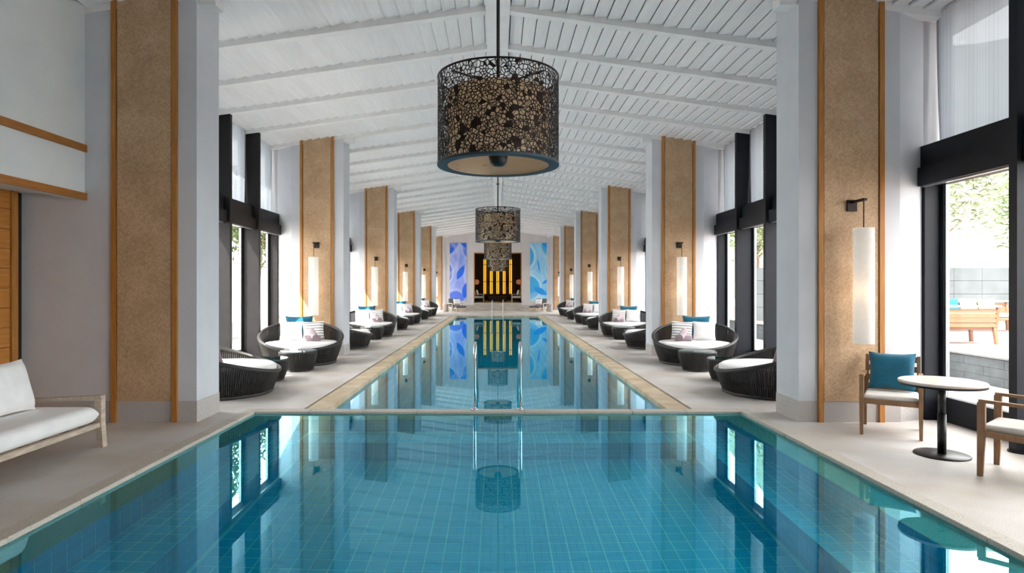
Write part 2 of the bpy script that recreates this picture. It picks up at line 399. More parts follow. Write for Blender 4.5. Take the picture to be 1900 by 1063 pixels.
def tile_mat(name, c1, c2, grout=None, size=None):
    m, nt, N, L, B = newmat(name)
    tc = N.new('ShaderNodeTexCoord'); oi = N.new('ShaderNodeObjectInfo')
    if grout is None:
        mx = N.new('ShaderNodeMix'); mx.data_type = 'RGBA'; mx.inputs[6].default_value = c1; mx.inputs[7].default_value = c2
        L.new(oi.outputs['Random'], mx.inputs[0]); L.new(mx.outputs[2], B.inputs['Base Color'])
    else:   # far surfaces: the joints are only a line in the material
        sp = N.new('ShaderNodeSeparateXYZ'); L.new(tc.outputs['Object'], sp.inputs[0])
        br = N.new('ShaderNodeTexBrick'); br.offset = 0.0; br.inputs['Scale'].default_value = 1.0/size
        br.inputs['Brick Width'].default_value = 1.0; br.inputs['Row Height'].default_value = 1.0; br.inputs['Mortar Size'].default_value = 0.03
        br.inputs['Color1'].default_value = c1; br.inputs['Color2'].default_value = c2; br.inputs['Mortar'].default_value = grout
        L.new(tc.outputs['Object'], br.inputs['Vector']); L.new(br.outputs['Color'], B.inputs['Base Color'])
    B.inputs['Roughness'].default_value = 0.35
TILE1, TILE2, GROUT = (0.002, 0.60, 0.82, 1), (0.004, 0.66, 0.88, 1), (0.42, 0.98, 0.98, 1)
tile_mat('pool_tile', TILE1, TILE2)
tile_mat('pool_tile_flat', TILE1, TILE2, GROUT, 0.147)
pm('pool_grout', GROUT, GROUT, 8, 0.8)

# ------------------------------------------------------------------ floor, copings and pools
WZ1, WZ2 = -0.03, -0.065              # water levels: front pool, long pool
X1, X1O = 3.21, 3.36                  # front pool: inner lip, outer edge of lip
YF0, YF1, YM0, YM1 = 1.2, 8.18, 8.36, 35.1
XM, XSL, XSL2 = 2.285, 2.585, 2.625   # long pool: inner edge, channel
fl = MB()
for s in (-1, 1):
    a, b = sorted((s*XSL2, s*5.9)); fl.box(a, b, YM0, YM1+0.34, -0.3, 0)
    a, b = sorted((s*X1O, s*5.9)); fl.box(a, b, Y_BACK, YM0, -0.3, 0)
fl.box(-5.9, 5.9, YM1+0.34, Y_END, -0.3, 0)
fl.box(-X1O, X1O, Y_BACK, YF0-0.15, -0.3, 0)
floor = fl.build('floor', 'deck'); tag(floor, 'pale speckled stone pool deck', kind='structure')
for s in (-1, 1):
    a, b = sorted((s*XSL, s*XSL2))
    MB().box(a, b, YM0, YM1+0.3, -0.22, -0.14).build('drain_channel', 'slot', floor)
cop = empty('pool_coping'); tag(cop, 'beige stone coping around both pools', kind='structure')
def strips(y0, y1, n): return [(y0+(y1-y0)*i/n, y0+(y1-y0)*(i+1)/n) for i in range(n)]
for s in (-1, 1):
    for (a, b) in strips(YM0+0.0, YM1, 30):
        x0, x1 = sorted((s*XM, s*XSL))
        MB().rbox(x0, x1, a+0.002, b-0.002, -0.16, 0.0, 0.006).build('coping_stone', 'coping', cop)
    for (a, b) in strips(YF0, YF1+0.18, 10):
        x0, x1 = sorted((s*X1, s*X1O))
        MB().rbox(x0, x1, a+0.001, b-0.001, -0.2, 0.004, 0.006).build('coping_stone', 'coping_grey', cop)
for (a, b) in strips(-X1+0.0, X1, 9):
    MB().rbox(a+0.001, b-0.001, YF1, YM0, -0.25, 0.0, 0.006).build('coping_stone', 'coping_grey', cop)
for (a, b) in strips(-XSL, XSL, 8):
    MB().rbox(a+0.002, b-0.002, YM1, YM1+0.34, -0.16, 0.0, 0.006).build('coping_stone', 'coping', cop)
MB().box(-X1O, X1O, YF0-0.15, YF0, -0.2, 0.004).build('coping_stone', 'coping_grey', cop)
# long pool basin
bz = -1.55
basin = empty('long_pool_basin'); tag(basin, 'long turquoise tiled pool basin under clear water', kind='structure')
MB().box(-XM-0.05, XM+0.05, YM0, YM1, bz-0.1, bz).build('pool_bottom', 'pool_tile_flat', basin)
for s in (-1, 1):
    x0, x1 = sorted((s*XM, s*(XM+0.1)))
    MB().box(x0, x1, YM0, YM1, bz, -0.16).build('pool_side', 'pool_tile_flat', basin)
MB().box(-XM, XM, YM1, YM1+0.1, bz, -0.16).build('pool_side', 'pool_tile_flat', basin)
MB().box(-XM, XM, YF1+0.06, YM0, bz, -0.2).build('pool_side', 'pool_tile_flat', basin)
w2 = MB().add([(-XM,YM0,0),(XM,YM0,0),(XM,YM1,0),(-XM,YM1,0)], [(0,1,2,3)]).build('pool_water', 'water_long', None, loc=(0,0,WZ2))
tag(w2, 'clear blue water of the long lap pool', 'water', kind='stuff')
# front pool: submerged stone rim, tiled wall, bench, floor
T = 0.147
LEDGE = 2.90; BEN = LEDGE-3.5*T; BZ, FZ = -0.66, -1.30
YL, YB = YF1-0.33, YF1-0.33-3.5*T      # far tiled wall, far bench edge
rim = empty('submerged_rim'); tag(rim, 'speckled stone rim lying just under the front pool water', kind='structure')
for s in (-1, 1):
    x0, x1 = sorted((s*LEDGE, s*X1)); MB().box(x0, x1, YF0, YF1, -0.14, -0.07).build('rim_stone', 'coping_grey', rim)
MB().box(-LEDGE, LEDGE, YL, YF1, -0.14, -0.07).build('rim_stone', 'coping_grey', rim)
tile_me = {}
def tile_mesh(kind, w, h):
    key = (kind, round(w,3), round(h,3))
    if key not in tile_me:
        g = 0.0055; t = 0.003; mb = MB(); b = 0.0015
        if kind == 'z': mb.rbox(-w/2+g, w/2-g, -h/2+g, h/2-g, -0.004, t, b)
        if kind == 'x': mb.rbox(-0.004, t, -w/2+g, w/2-g, -h/2+g, h/2-g, b)
        if kind == 'y': mb.rbox(-w/2+g, w/2-g, -t, 0.004, -h/2+g, h/2-g, b)
        me = mb.mesh('pool_tile'); me.materials.append(MAT['pool_tile']); tile_me[key] = me
    return tile_me[key]
def lay(parent, items, limit=298):
    """items: (kind, centre, w, h, flip); nearest ones become single tiles, the rest one joined part"""
    items = sorted(items, key=lambda it: (Vector(it[1])-Vector((0,0,1.6))).length)
    for kd, c, w, h, fl_ in items[:limit]:
        o = link('tile', tile_mesh(kd, w, h), parent, c)
        if fl_: o.scale = (-1, 1, 1)
    if items[limit:]:
        mb = MB()
        for kd, c, w, h, fl_ in items[limit:]:
            me = tile_mesh(kd, w, h)
            mb.add([((-v.co.x if fl_ else v.co.x)+c[0], v.co.y+c[1], v.co.z+c[2]) for v in me.vertices], [tuple(p.vertices) for p in me.polygons])
        tag(mb.build('tile_field', 'pool_tile', parent), kind='stuff')
pf = empty('front_pool_floor'); tag(pf, 'turquoise tiled floor of the front pool', kind='structure')
MB().box(-BEN, BEN, YF0, YB, FZ-0.1, FZ).build('grout_bed', 'pool_grout', pf)
rows = int((YB-3.2)/T)
items = []
nx = int(2*BEN/T)
x00 = -nx*T/2
for j in range(rows):
    for i in range(nx): items.append(('z', (x00+(i+.5)*T, YB-(j+.5)*T, FZ), T, T, False))
lay(pf, items)
tag(MB().box(-BEN, BEN, YF0, YB-rows*T, FZ, FZ+0.008).build('tile_field', 'pool_tile_flat', pf), kind='stuff')
def bench_side(s):
    nm = 'front_pool_bench'
    r = empty(nm); tag(r, 'turquoise tiled underwater bench along the %s side of the front pool' % ('left' if s < 0 else 'right'), kind='structure')
    x0, x1 = sorted((s*BEN, s*LEDGE)); MB().box(x0, x1, YF0, YL, FZ-0.1, BZ).build('grout_bed', 'pool_grout', r)
    it = []
    n = int((YL-3.0)/T)
    for j in range(n):
        yy = YL-(j+.5)*T
        for i in range(3): it.append(('z', (s*(BEN+(i+.5)*T), yy, BZ), T, T, False))
        it.append(('z', (s*(BEN+3.25*T), yy, BZ), T*0.5, T, False))
        if yy < YB:
            hh = (BZ-FZ)/4
            for i in range(4): it.append(('x', (s*BEN, yy, FZ+(i+.5)*hh), T, hh, s > 0))
    lay(r, it)
    MB().box(x0, x1, YF0, YL-n*T, BZ, BZ+0.008).build('tile_field', 'pool_tile_flat', r)
    x0, x1 = sorted((s*BEN, s*(BEN-0.008))); MB().box(x0, x1, YF0, YL-n*T, FZ, BZ).build('tile_field', 'pool_tile_flat', r)
    w = empty('front_pool_wall'); tag(w, 'turquoise tiled %s wall of the front pool below the rim' % ('left' if s < 0 else 'right'), kind='structure')
    x0, x1 = sorted((s*LEDGE, s*(LEDGE+0.15))); MB().box(x0, x1, YF0, YL, BZ, -0.14).build('grout_bed', 'pool_grout', w)
    it = []; hh = (-0.07-BZ)/4
    for j in range(n):
        for i in range(4): it.append(('x', (s*LEDGE, YL-(j+.5)*T, BZ+(i+.5)*hh), T, hh, s > 0))
    lay(w, it)
    x0, x1 = sorted((s*LEDGE, s*(LEDGE-0.008))); MB().box(x0, x1, YF0, YL-n*T, BZ, -0.07).build('tile_field', 'pool_tile_flat', w)
for s in (-1, 1): bench_side(s)
r = empty('front_pool_bench'); tag(r, 'turquoise tiled underwater bench across the far end of the front pool', kind='structure')
MB().box(-BEN, BEN, YB, YL, FZ-0.1, BZ).build('grout_bed', 'pool_grout', r)
it = []; hh = (BZ-FZ)/4
for i in range(nx):
    xx = x00+(i+.5)*T
    for j in range(3): it.append(('z', (xx, YB+(j+.5)*T, BZ), T, T, False))
    for j in range(4): it.append(('y', (xx, YB, FZ+(j+.5)*hh), T, hh, False))
lay(r, it)
w = empty('front_pool_wall'); tag(w, 'turquoise tiled far wall of the front pool below the rim', kind='structure')
MB().box(-LEDGE, LEDGE, YL, YF1, BZ, -0.14).build('grout_bed', 'pool_grout', w)
it = []; hh = (-0.07-BZ)/4; nw = int(2*LEDGE/T)
for i in range(nw):
    for j in range(4): it.append(('y', (-nw*T/2+(i+.5)*T, YL, BZ+(j+.5)*hh), T, hh, False))
lay(w, it)
MB().box(-X1, X1, YF0-0.1, YF0, FZ, -0.05).build('near_wall_tiles', 'pool_tile_flat', w)
w1 = MB().add([(-X1,YF0,0),(X1,YF0,0),(X1,YF1,0),(-X1,YF1,0)], [(0,1,2,3)]).build('pool_water', 'water', None, loc=(0,0,WZ1))
tag(w1, 'clear blue water of the wide front pool nearest the camera', 'water', kind='stuff')

# ------------------------------------------------------------------ ceiling
ceil = empty('ceiling'); tag(ceil, 'white pitched timber ceiling of lapped boards with rafters', kind='structure')
XE = 6.0
mb = MB()
for s in (-1, 1):
    a = [(0, zc(0)+0.06), (s*XE, zc(XE)+0.06), (s*XE, zc(XE)+0.2), (0, zc(0)+0.2)]
    mb.add([(x, Y_BACK-0.2, z) for x,z in a]+[(x, 51.5, z) for x,z in a], [(0,1,2,3),(7,6,5,4),(0,4,5,1),(1,5,6,2),(2,6,7,3),(3,7,4,0)])
mb.build('roof_deck', 'board_gap', ceil)
JS = BAY/5; PW = 0.2
JY = [P0+0.06+JS*i for i in range(-7, 26)]
def plank(mb, x, y0, y1):
    xa, xb = x, x+PW-0.012
    za, zb = zc(xa)-0.028, zc(xb)+0.006
    if xa < 0 < xb: za = zb = zc(0)-0.01
    t = 0.016
    vs = [(xa,y0,za),(xb,y0,zb),(xb,y1,zb),(xa,y1,za),(xa,y0,za+t+.02),(xb,y0,zb+t),(xb,y1,zb+t),(xa,y1,za+t+.02)]
    mb.add(vs, [(0,3,2,1),(4,5,6,7),(0,1,5,4),(1,2,6,5),(2,3,7,6),(3,0,4,7)])
xs = [ -5.8+PW*i for i in range(59)]
near_bays = [j for j in range(len(JY)-1) if 7.4 < JY[j] < 15.5]      # nearest bays in view: single boards
far = MB()
for j in range(len(JY)-1):
    y0, y1 = JY[j]+0.05, JY[j+1]-0.05
    for x in xs:
        if j in near_bays[:5]:
            m_ = MB(); plank(m_, x, y0-0.04, y1+0.04); o = m_.build('ceiling_board', 'ceiling_plank', ceil)
        else: plank(far, x, y0-0.04, y1+0.04)
tag(far.build('ceiling_board_field', 'ceiling_plank', ceil), kind='stuff')
for y in JY:
    for s in (-1, 1):
        m_ = MB()
        a = [(s*0.17, zc(0.17)-0.10), (s*5.75, zc(5.75)-0.10), (s*5.75, zc(5.75)+0.03), (s*0.17, zc(0.17)+0.03)]
        m_.add([(x, y-0.07, z) for x,z in a]+[(x, y+0.07, z) for x,z in a], [(0,1,2,3),(7,6,5,4),(0,4,5,1),(1,5,6,2),(2,6,7,3),(3,7,4,0)])
        m_.build('rafter', 'ceiling_beam', ceil)
MB().box(-0.175, 0.175, Y_BACK, Y_END, zc(0)-0.12, zc(0)+0.05).build('ridge_beam', 'ceiling_beam', ceil)

# ------------------------------------------------------------------ pillars with woven panels
def pillar(s, k):
    y = P0+BAY*k
    side = 'left' if s < 0 else 'right'
    root = empty('pillar', (0, y, 0))
    ends = {0: 'beside the white sofa' if s < 0 else 'behind the round cafe table', 5: 'flat against the end wall'}
    tag(root, '%s grey pillar on the %s with a tan woven panel%s' % (ordinal(k), side, ', '+ends[k] if k in ends else ''), 'pillar', 'pillars along the pool')
    xw = 5.80 if (s < 0 and k == 0) else XO
    if s < 0 and k == 0:
        fp = [(XP,0),(5.95,0),(5.95,0.3),(XG+0.02,0.3),(XG+0.02,0.43),(XS,0.43),(XO,PT),(XP,PT)]
    else:
        fp = [(XP,0),(XO,0),(XS,0.17),(XG+0.02,0.17),(XG+0.02,0.43),(XS,0.43),(XO,PT),(XP,PT)]
    def foot(off, pts):
        cx = 4.6; cy_ = 0.3
        return [(x+off*(1 if x > cx else -1), yy+off*(1 if yy > cy_ else -1)) for x,yy in pts]
    sg = lambda pts: [(s*x, yy) for x,yy in (pts if s > 0 else pts[::-1])]
    m_ = MB().prism(sg(fp), 0.0, lambda x: zc(x)+0.02); m_.build('pillar_body', 'plaster', root)
    m_ = MB().prism(sg(foot(0.006, fp)), 0.0, 0.257); m_.build('skirting', 'granite', root)
    def pan(x0, x1, y0, y1, z0, name, mat):
        a, b = sorted((s*x0, s*x1))
        MB().prism([(a,y0),(b,y0),(b,y1),(a,y1)], z0, lambda x: zc(x)+0.01).build(name, mat, root)
    pan(3.895, 3.955, -0.035, 0.0, 0.0, 'panel_trim', 'wood_trim')
    pan(4.635, 4.695, -0.035, 0.0, 0.0, 'panel_trim', 'wood_trim')
    pan(3.955, 3.967, -0.004, 0.0, 0.258, 'shadow_gap', 'shadow_gap')
    pan(4.623, 4.635, -0.004, 0.0, 0.258, 'shadow_gap', 'shadow_gap')
    pan(3.967, 4.623, -0.022, 0.0, 0.258, 'woven_panel', 'woven')
    # small bracket where the rafter meets the pool side of the pillar
    a, b = sorted((s*(XP-0.22), s*XP))
    MB().box(a, b, 0.02, 0.24, zc(XP)-0.17, zc(XP)-0.02).build('rafter_bracket', 'ceiling_beam', root)
    return root
for s in (-1, 1):
    for k in range(6): pillar(s, k)

# sconces hanging in front of the panels
def sconce():
    r = empty('wall_sconce')
    MB().rbox(-0.062, 0.062, -0.024, 0.0, 2.56, 2.70, 0.006).build('backplate', 'bronze', r)
    MB().rbox(-0.022, 0.022, -0.29, -0.02, 2.655, 2.685, 0.004).build('arm', 'bronze', r)
    arm_ = [c for c in r.children if c.name.startswith('arm')][0]
    MB().tube([(0,-0.255,2.66),(0,-0.255,2.32)], 0.007, 8).build('rod', 'bronze', arm_, True)
    MB().lathe([(0.112,0.98),(0.112,2.335)], 36, (0,-0.255,0)).build('shade', 'lamp_shade', r, True)
    shd = [c for c in r.children if c.name.startswith('shade')][0]
    MB().lathe([(0.002,2.325),(0.108,2.325)], 24, (0,-0.255,0)).build('shade_top', 'lamp_shade', shd)
    MB().lathe([(0.002,-0.03),(0.02,-0.022),(0.028,0),(0.02,0.022),(0.002,0.03)], 14, (0,-0.255,1.60)).build('bulb', 'bulb', r, True)
    return r
sc0 = None
for s in (-1, 1):
    for k in range(6):
        if s < 0 and k == 0: continue
        if sc0 is None: sc0 = sconce(); o = sc0
        else: o = copy_tree(sc0)
        o.location = (s*4.295, P0+BAY*k-0.022, 0)
        tag(o, 'white cylinder sconce on the %s pillar along the %s of the pool' % (ordinal(k), 'left' if s < 0 else 'right'), 'sconce', 'cylinder wall sconces')

# ------------------------------------------------------------------ windows
win_no = 0
def window_bay(s, ya, yb, fins, glass_from, mat='dark_metal'):
    """dark framed glazing between two pillars"""
    global win_no; win_no += 1
    r = empty('window_%d' % win_no); tag(r, 'dark framed floor to ceiling glazing with sheer upper blinds', kind='structure')
    def bx(x0, x1, y0, y1, z0, z1, name, m_=mat, top=None):
        a, b = sorted((s*x0, s*x1))
        if top: return MB().prism([(a,y0),(b,y0),(b,y1),(a,y1)], z0, top).build(name, m_, r)
        return MB().box(a, b, y0, y1, z0, z1).build(name, m_, r)
    edges = [ya]+fins+[yb]
    for f in fins:
        bx(5.13, XG-0.02, f-0.05, f+0.05, 0, 0, 'mullion', top=lambda x: zc(x)-0.01)
        a = MB().lathe([(0.001,0.0),(0.10,0.0),(0.10,0.018),(0.001,0.018)], 20, (s*5.2, f, 0)).build('base_plate', mat, r)
    for f in (ya+0.03, yb-0.03):
        bx(XS-0.02, XG+0.04, f-0.03, f+0.03, 0, 2.9, 'end_frame')
    for i in range(len(edges)-1):
        a = edges[i]+(0.05 if i else 0.06); b = edges[i+1]-(0.05 if i < len(edges)-2 else 0.06)
        bx(XS-0.05, XG+0.02, a-0.05, b+0.05, 2.90, 3.386, 'header')
        bx(XS-0.12, XS-0.05, a+0.01, b-0.01, 2.885, 3.11, 'blind_box')
        bx(XS-0.07, XS-0.02, a+0.03, b-0.03, 2.87, 2.885, 'blind_rail', 'silver')
        bx(XG-0.04, XG+0.04, a, b, 0.0, 0.30, 'bottom_rail')
        bx(XG-0.035, XG+0.035, b-0.06, b, 0.30, 2.9, 'stile')
        bx(XG-0.02, XG+0.02, b-0.085, b-0.06, 0.30, 2.9, 'stile_edge', 'silver')
        bx(XG-0.035, XG+0.035, a, a+0.05, 0.30, 2.9, 'stile')
        bx(XG-0.006, XG+0.006, a+0.05, b-0.085, 0.30, 2.9, 'pane', 'glass')
        bx(XG-0.006, XG+0.006, a, b, 3.386, zc(XG)-0.02, 'pane', 'glass')
        bx(XG-0.035, XG+0.035, b-0.12, b, 3.386, 0, 'upper_stile', top=lambda x: zc(x)-0.02)
        # sheer blind, its near edge curling
        x = s*(XG-0.10); z0, z1 = 3.36, zc(XG-0.1)-0.02
        def fn(u, v, a=a, b=b, x=x, z0=z0, z1=z1):
            pinch = 0.06*(1-v)**2
            yy = (a+0.02)+(b-a-0.04-pinch)*u + (pinch if s > 0 else 0)*0
            return (x+s*0.012*math.sin(u*26), yy, z0+(z1-z0)*v)
        MB().grid(fn, 40, 8).build('sheer_blind', 'sheer', r, True)
    bx(XG+0.04, XG+0.06, ya, yb, 0, 0.02, 'threshold', 'silver')
for s in (-1, 1):
    for k in range(5):
        ya, yb = P0+BAY*k+0.43, P0+BAY*(k+1)+0.17
        fins = [P0+0.06+BAY*k+JS*i for i in (1,2,3,4)]
        window_bay(s, ya, yb, fins, 0, 'dark_metal' if s < 0 else 'dark_blue_metal')
window_bay(1, Y_BACK, P0+0.17, [P0+0.06-JS*i for i in (6,5,4,3,2,1)], 0, 'dark_blue_metal')

# speakers on the far side of the first pillars
for s in (-1, 1):
    o = MB().rbox(-0.12, 0.12, 0, 0.22, 0, 0.27, 0.012).build('wall_speaker', 'black', None, loc=(s*3.92, P0+PT+0.012, 4.03))
    tag(o, 'small black loudspeaker high on the back of the nearest %s pillar' % ('left' if s < 0 else 'right'), 'speaker', 'wall speakers')

# ------------------------------------------------------------------ near left: gallery wall, wood panelling
MB().box(-5.2, -5.03, Y_BACK, P0, 2.71, 5.12).build('wall_left', 'plaster_white')
tag(bpy.data.objects['wall_left'], 'white gallery wall above the sofa alcove', kind='structure')
t1_ = MB().box(-5.03, -5.0, Y_BACK, P0, 3.285, 3.37).build('trim_1', 'wood_trim_y'); tag(t1_, 'oak strip across the white gallery wall', kind='structure')
t2_ = MB().box(-5.03, -5.0, Y_BACK, P0, 2.70, 2.785).build('trim_2', 'wood_trim_y'); tag(t2_, 'oak strip along the lower edge of the gallery wall', kind='structure')
sf = MB().box(-5.95, -5.2, Y_BACK, P0, 2.785, 2.86).build('alcove_ceiling', 'plaster_white'); tag(sf, 'white soffit of the sofa alcove', kind='structure')
wl = MB().box(-6.0, -5.80, Y_BACK, P0, 0, 2.79).build('wall_left_alcove', 'shadow_gap'); tag(wl, 'oak boarded wall of the sofa alcove', kind='structure')
z = 0.0
while z < 2.70:
    h_ = min(0.233, 2.785-z)
    for ya, yb in ((-3.0, 1.2), (1.2, 4.3), (4.3, 7.34)):
        MB().rbox(-5.80, -5.772, ya+0.003, yb-0.003, z+0.002, z+h_-0.002, 0.004).build('board', 'wood_board', wl)
    z += h_
MB().box(-5.80, -5.755, 7.345, 7.44, 0, 2.785).build('corner_post', 'wood_trim', wl)
wb = MB().box(-6.0, 6.0, Y_BACK-0.2, Y_BACK, 0, 5.9)
tag(wb.build('wall_back', 'plaster'), 'pale plaster wall behind the camera', kind='structure')

# ------------------------------------------------------------------ end wall, steps, lounge beyond
OX, OZ0, OZ1 = 1.68, 0.52, 4.03
m_ = MB()
for s in (-1, 1):
    a, b = sorted((s*OX, s*XP)); m_.prism([(a,Y_END),(b,Y_END),(b,Y_END+0.3),(a,Y_END+0.3)], 0, lambda x: zc(x)+0.03)
    a, b = sorted((0, s*OX)); m_.prism([(a,Y_END),(b,Y_END),(b,Y_END+0.3),(a,Y_END+0.3)], OZ1, lambda x: zc(x)+0.03)
we = m_.build('wall_end', 'wall_end'); tag(we, 'pale end wall with a tall central opening', kind='structure')
tr = empty('trim_3'); tag(tr, 'golden oak frame around the end wall opening', kind='structure')
for s in (-1, 1):
    a, b = sorted((s*(OX-0.06), s*OX)); MB().box(a, b, Y_END-0.02, Y_END+0.32, OZ0+0.25, OZ1).build('jamb', 'wood_trim', tr)
MB().box(-OX, OX, Y_END-0.02, Y_END+0.32, OZ1-0.06, OZ1).build('lintel', 'wood_trim', tr)
st = empty('floor_steps'); tag(st, 'pale stone steps leading up to the lounge opening', kind='structure')
MB().box(-3.1, 3.1, 42.35, Y_END, 0, 0.17).build('step', 'stone_step', st)
MB().box(-3.1, 3.1, 42.78, Y_END, 0.17, 0.34).build('step', 'stone_step', st)
MB().box(-OX+0.001, OX-0.001, 43.2, Y_END+0.4, 0.34, 0.52).build('step', 'stone_step', st)
lf = MB().box(-4.5, 4.5, Y_END+0.4, 51.4, 0.3, 0.52).build('floor_lounge', 'dark_floor'); tag(lf, 'dark floor of the lounge beyond the end wall', kind='structure')
lw = empty('wall_lounge'); tag(lw, 'dark brown slatted wall of the lounge', kind='structure')
MB().box(-4.5, 4.5, 51.2, 51.4, 0.52, 4.8).build('backing', 'dark_brown', lw)
for i in range(45):
    x = -4.4+i*0.2
    MB().rbox(x-0.045, x+0.045, 51.12, 51.2, 0.52, 4.75, 0.006).build('slat', 'dark_brown', lw)
for s in (-1, 1):
    a, b = sorted((s*3.4, s*3.5)); w_ = MB().box(a, b, Y_END+0.3, 51.2, 0.52, 4.8).build('wall_lounge_side', 'dark_brown'); tag(w_, 'dark brown side wall of the lounge', kind='structure')
lc = MB().box(-4.5, 4.5, Y_END+0.3, 51.4, 4.75, 4.85).build('ceiling_lounge', 'dark_brown'); tag(lc, 'dark lounge ceiling', kind='structure')
# gold light columns
def gold_col():
    r = empty('gold_light_column')
    MB().rbox(-0.075, 0.075, -0.03, 0.0, 1.05, 3.85, 0.008).build('gold_back', 'gold_light', r)
    for x in (-0.085, 0.085): MB().tube([(x,-0.05,1.02),(x,-0.05,3.88)], 0.016, 8).build('gold_rail', 'gold_tube', r)
    for z in (2.05, 3.45): MB().rbox(-0.17, 0.17, -0.075, -0.03, z-0.02, z+0.02, 0.005).build('crossbar', 'dark_brown', r)
    MB().lathe([(0.001,0),(0.10,0),(0.13,0.05),(0.001,0.06)], 16, (0,-0.06,1.0)).build('foot', 'gold', r)
    return r
g0 = None
for i in range(5):
    o = g0 = gold_col() if g0 is None else g0
    if i: o = copy_tree(g0)
    o.location = (-1.06+0.53*i, 51.11, 0)
    tag(o, '%s glowing gold light column from the left on the dark lounge wall' % ordinal(i), 'light column', 'gold light columns')
def brown_lantern():
    r = empty('brown_wall_lantern')
    MB().rbox(-0.075, 0.075, -0.16, -0.02, 1.72, 2.30, 0.012).build('lantern_body', 'dark_brown', r)
    MB().tube([(0,-0.165,1.80),(0,-0.165,2.2)], 0.02, 8).build('lantern_tube', 'bronze', r)  # plain bronze tube down the lantern front
    MB().tube([(0,-0.09,2.3),(0,-0.09,2.42)], 0.012, 6).build('hanger', 'bronze', r)
    return r
b0 = None
for i in range(4):
    if b0 is None: b0 = brown_lantern(); o = b0
    else: o = copy_tree(b0)
    o.location = (-0.795+0.53*i, 51.1, 0)
    tag(o, '%s dark brown wall lantern from the left, between the gold light columns' % ordinal(i), 'lantern', 'brown wall lanterns')

# ------------------------------------------------------------------ paintings
def painting(s):
    W, H = 1.18, 4.06; nu, nv = 56, 190
    u, v = np.meshgrid(np.linspace(0, 1, nu+1), np.linspace(0, 1, nv+1)); X = u*W; Zz = v*H
    if s < 0:
        base = np.array([0.012, 0.14, 0.82]); light = np.array([0.62, 0.70, 0.95]); mid = np.array([0.10, 0.20, 0.84])
        arcs = [(-0.9,2.0,1.1,0.75,.85),(2.3,1.8,1.15,0.75,.75),(-0.5,4.4,1.2,0.6,.75),(0.4,0.1,0.6,.55,.7),(1.9,3.7,1.0,.5,.6),(-.8,3.0,1.3,.35,.5)]
        lens = [(0.76,1.98,0.56,0.20,1.1),(1.12,0.72,0.6,0.24,1.4),(0.05,3.5,0.35,0.16,.7),(1.05,3.95,0.4,0.16,-.6)]
    else:
        base = np.array([0.01, 0.30, 0.86]); light = np.array([0.62, 0.86, 0.96]); mid = np.array([0.05, 0.44, 0.88])
        arcs = [(-0.7,3.1,1.0,0.75,.8),(2.1,2.2,1.0,0.7,.7),(-0.2,0.9,0.9,0.55,.85),(1.7,3.9,0.9,0.5,.6),(0.5,-0.5,0.7,0.5,.6)]
        lens = [(0.6,2.5,0.45,0.05,1.75),(0.72,0.68,0.55,0.2,-.5),(1.1,3.95,0.35,0.16,-.6),(1.1,1.35,.3,.1,.6)]
    C = np.ones(u.shape+(3,))*mid
    for cx, cz, R, w_, a in arcs:
        d = (np.hypot(X-cx, Zz-cz)-R)/w_
        al = a*np.where(d > 0, np.clip(1-d, 0, 1)**0.9, np.clip(1+d*14, 0, 1))*(0.82+0.18*np.sin(17*np.hypot(X-cx, Zz-cz)+cx*5))
        C = C*(1-al[...,None])+light*al[...,None]
    for cx, cz, L_, w_, ang in lens:
        p = (X-cx)*math.cos(ang)+(Zz-cz)*math.sin(ang); q = -(X-cx)*math.sin(ang)+(Zz-cz)*math.cos(ang)
        d = np.abs(q)/(w_*np.clip(1-(p/L_)**2, 1e-4, 1)); al = np.clip((1.15-d)/0.2, 0, 1)*(np.abs(p) < L_)
        C = C*(1-al[...,None])+base*al[...,None]
    r = empty('abstract_painting', (0, Y_END, 0))
    x0 = -3.37 if s < 0 else 2.27
    MB().rbox(x0-0.02, x0+W+0.02, -0.05, -0.002, 0.63, 4.73, 0.006).build('stretcher_frame', 'plaster_white', r)
    me_mb = MB().grid(lambda a, b: (x0+a*W, -0.056, 0.65+b*H), nu, nv); me = me_mb.mesh('canvas')
    at = me.color_attributes.new('paint', 'FLOAT_COLOR', 'POINT')
    cc = np.concatenate([C.reshape(-1,3), np.ones((C.shape[0]*C.shape[1],1))], 1).astype(np.float32)
    at.data.foreach_set('color', cc.ravel())
    nm = 'paint_left' if s < 0 else 'paint_right'
    m, nt, N, L, B = newmat(nm)
    an = N.new('ShaderNodeAttribute'); an.attribute_name = 'paint'; L.new(an.outputs['Color'], B.inputs['Base Color']); B.inputs['Roughness'].default_value = 0.6
    me.materials.append(m); link('canvas', me, r)
    tag(r, 'tall violet-blue abstract swirl painting left of the opening' if s < 0 else 'tall cyan-blue abstract swirl painting right of the opening', 'painting', 'end wall paintings')
for s in (-1, 1): painting(s)

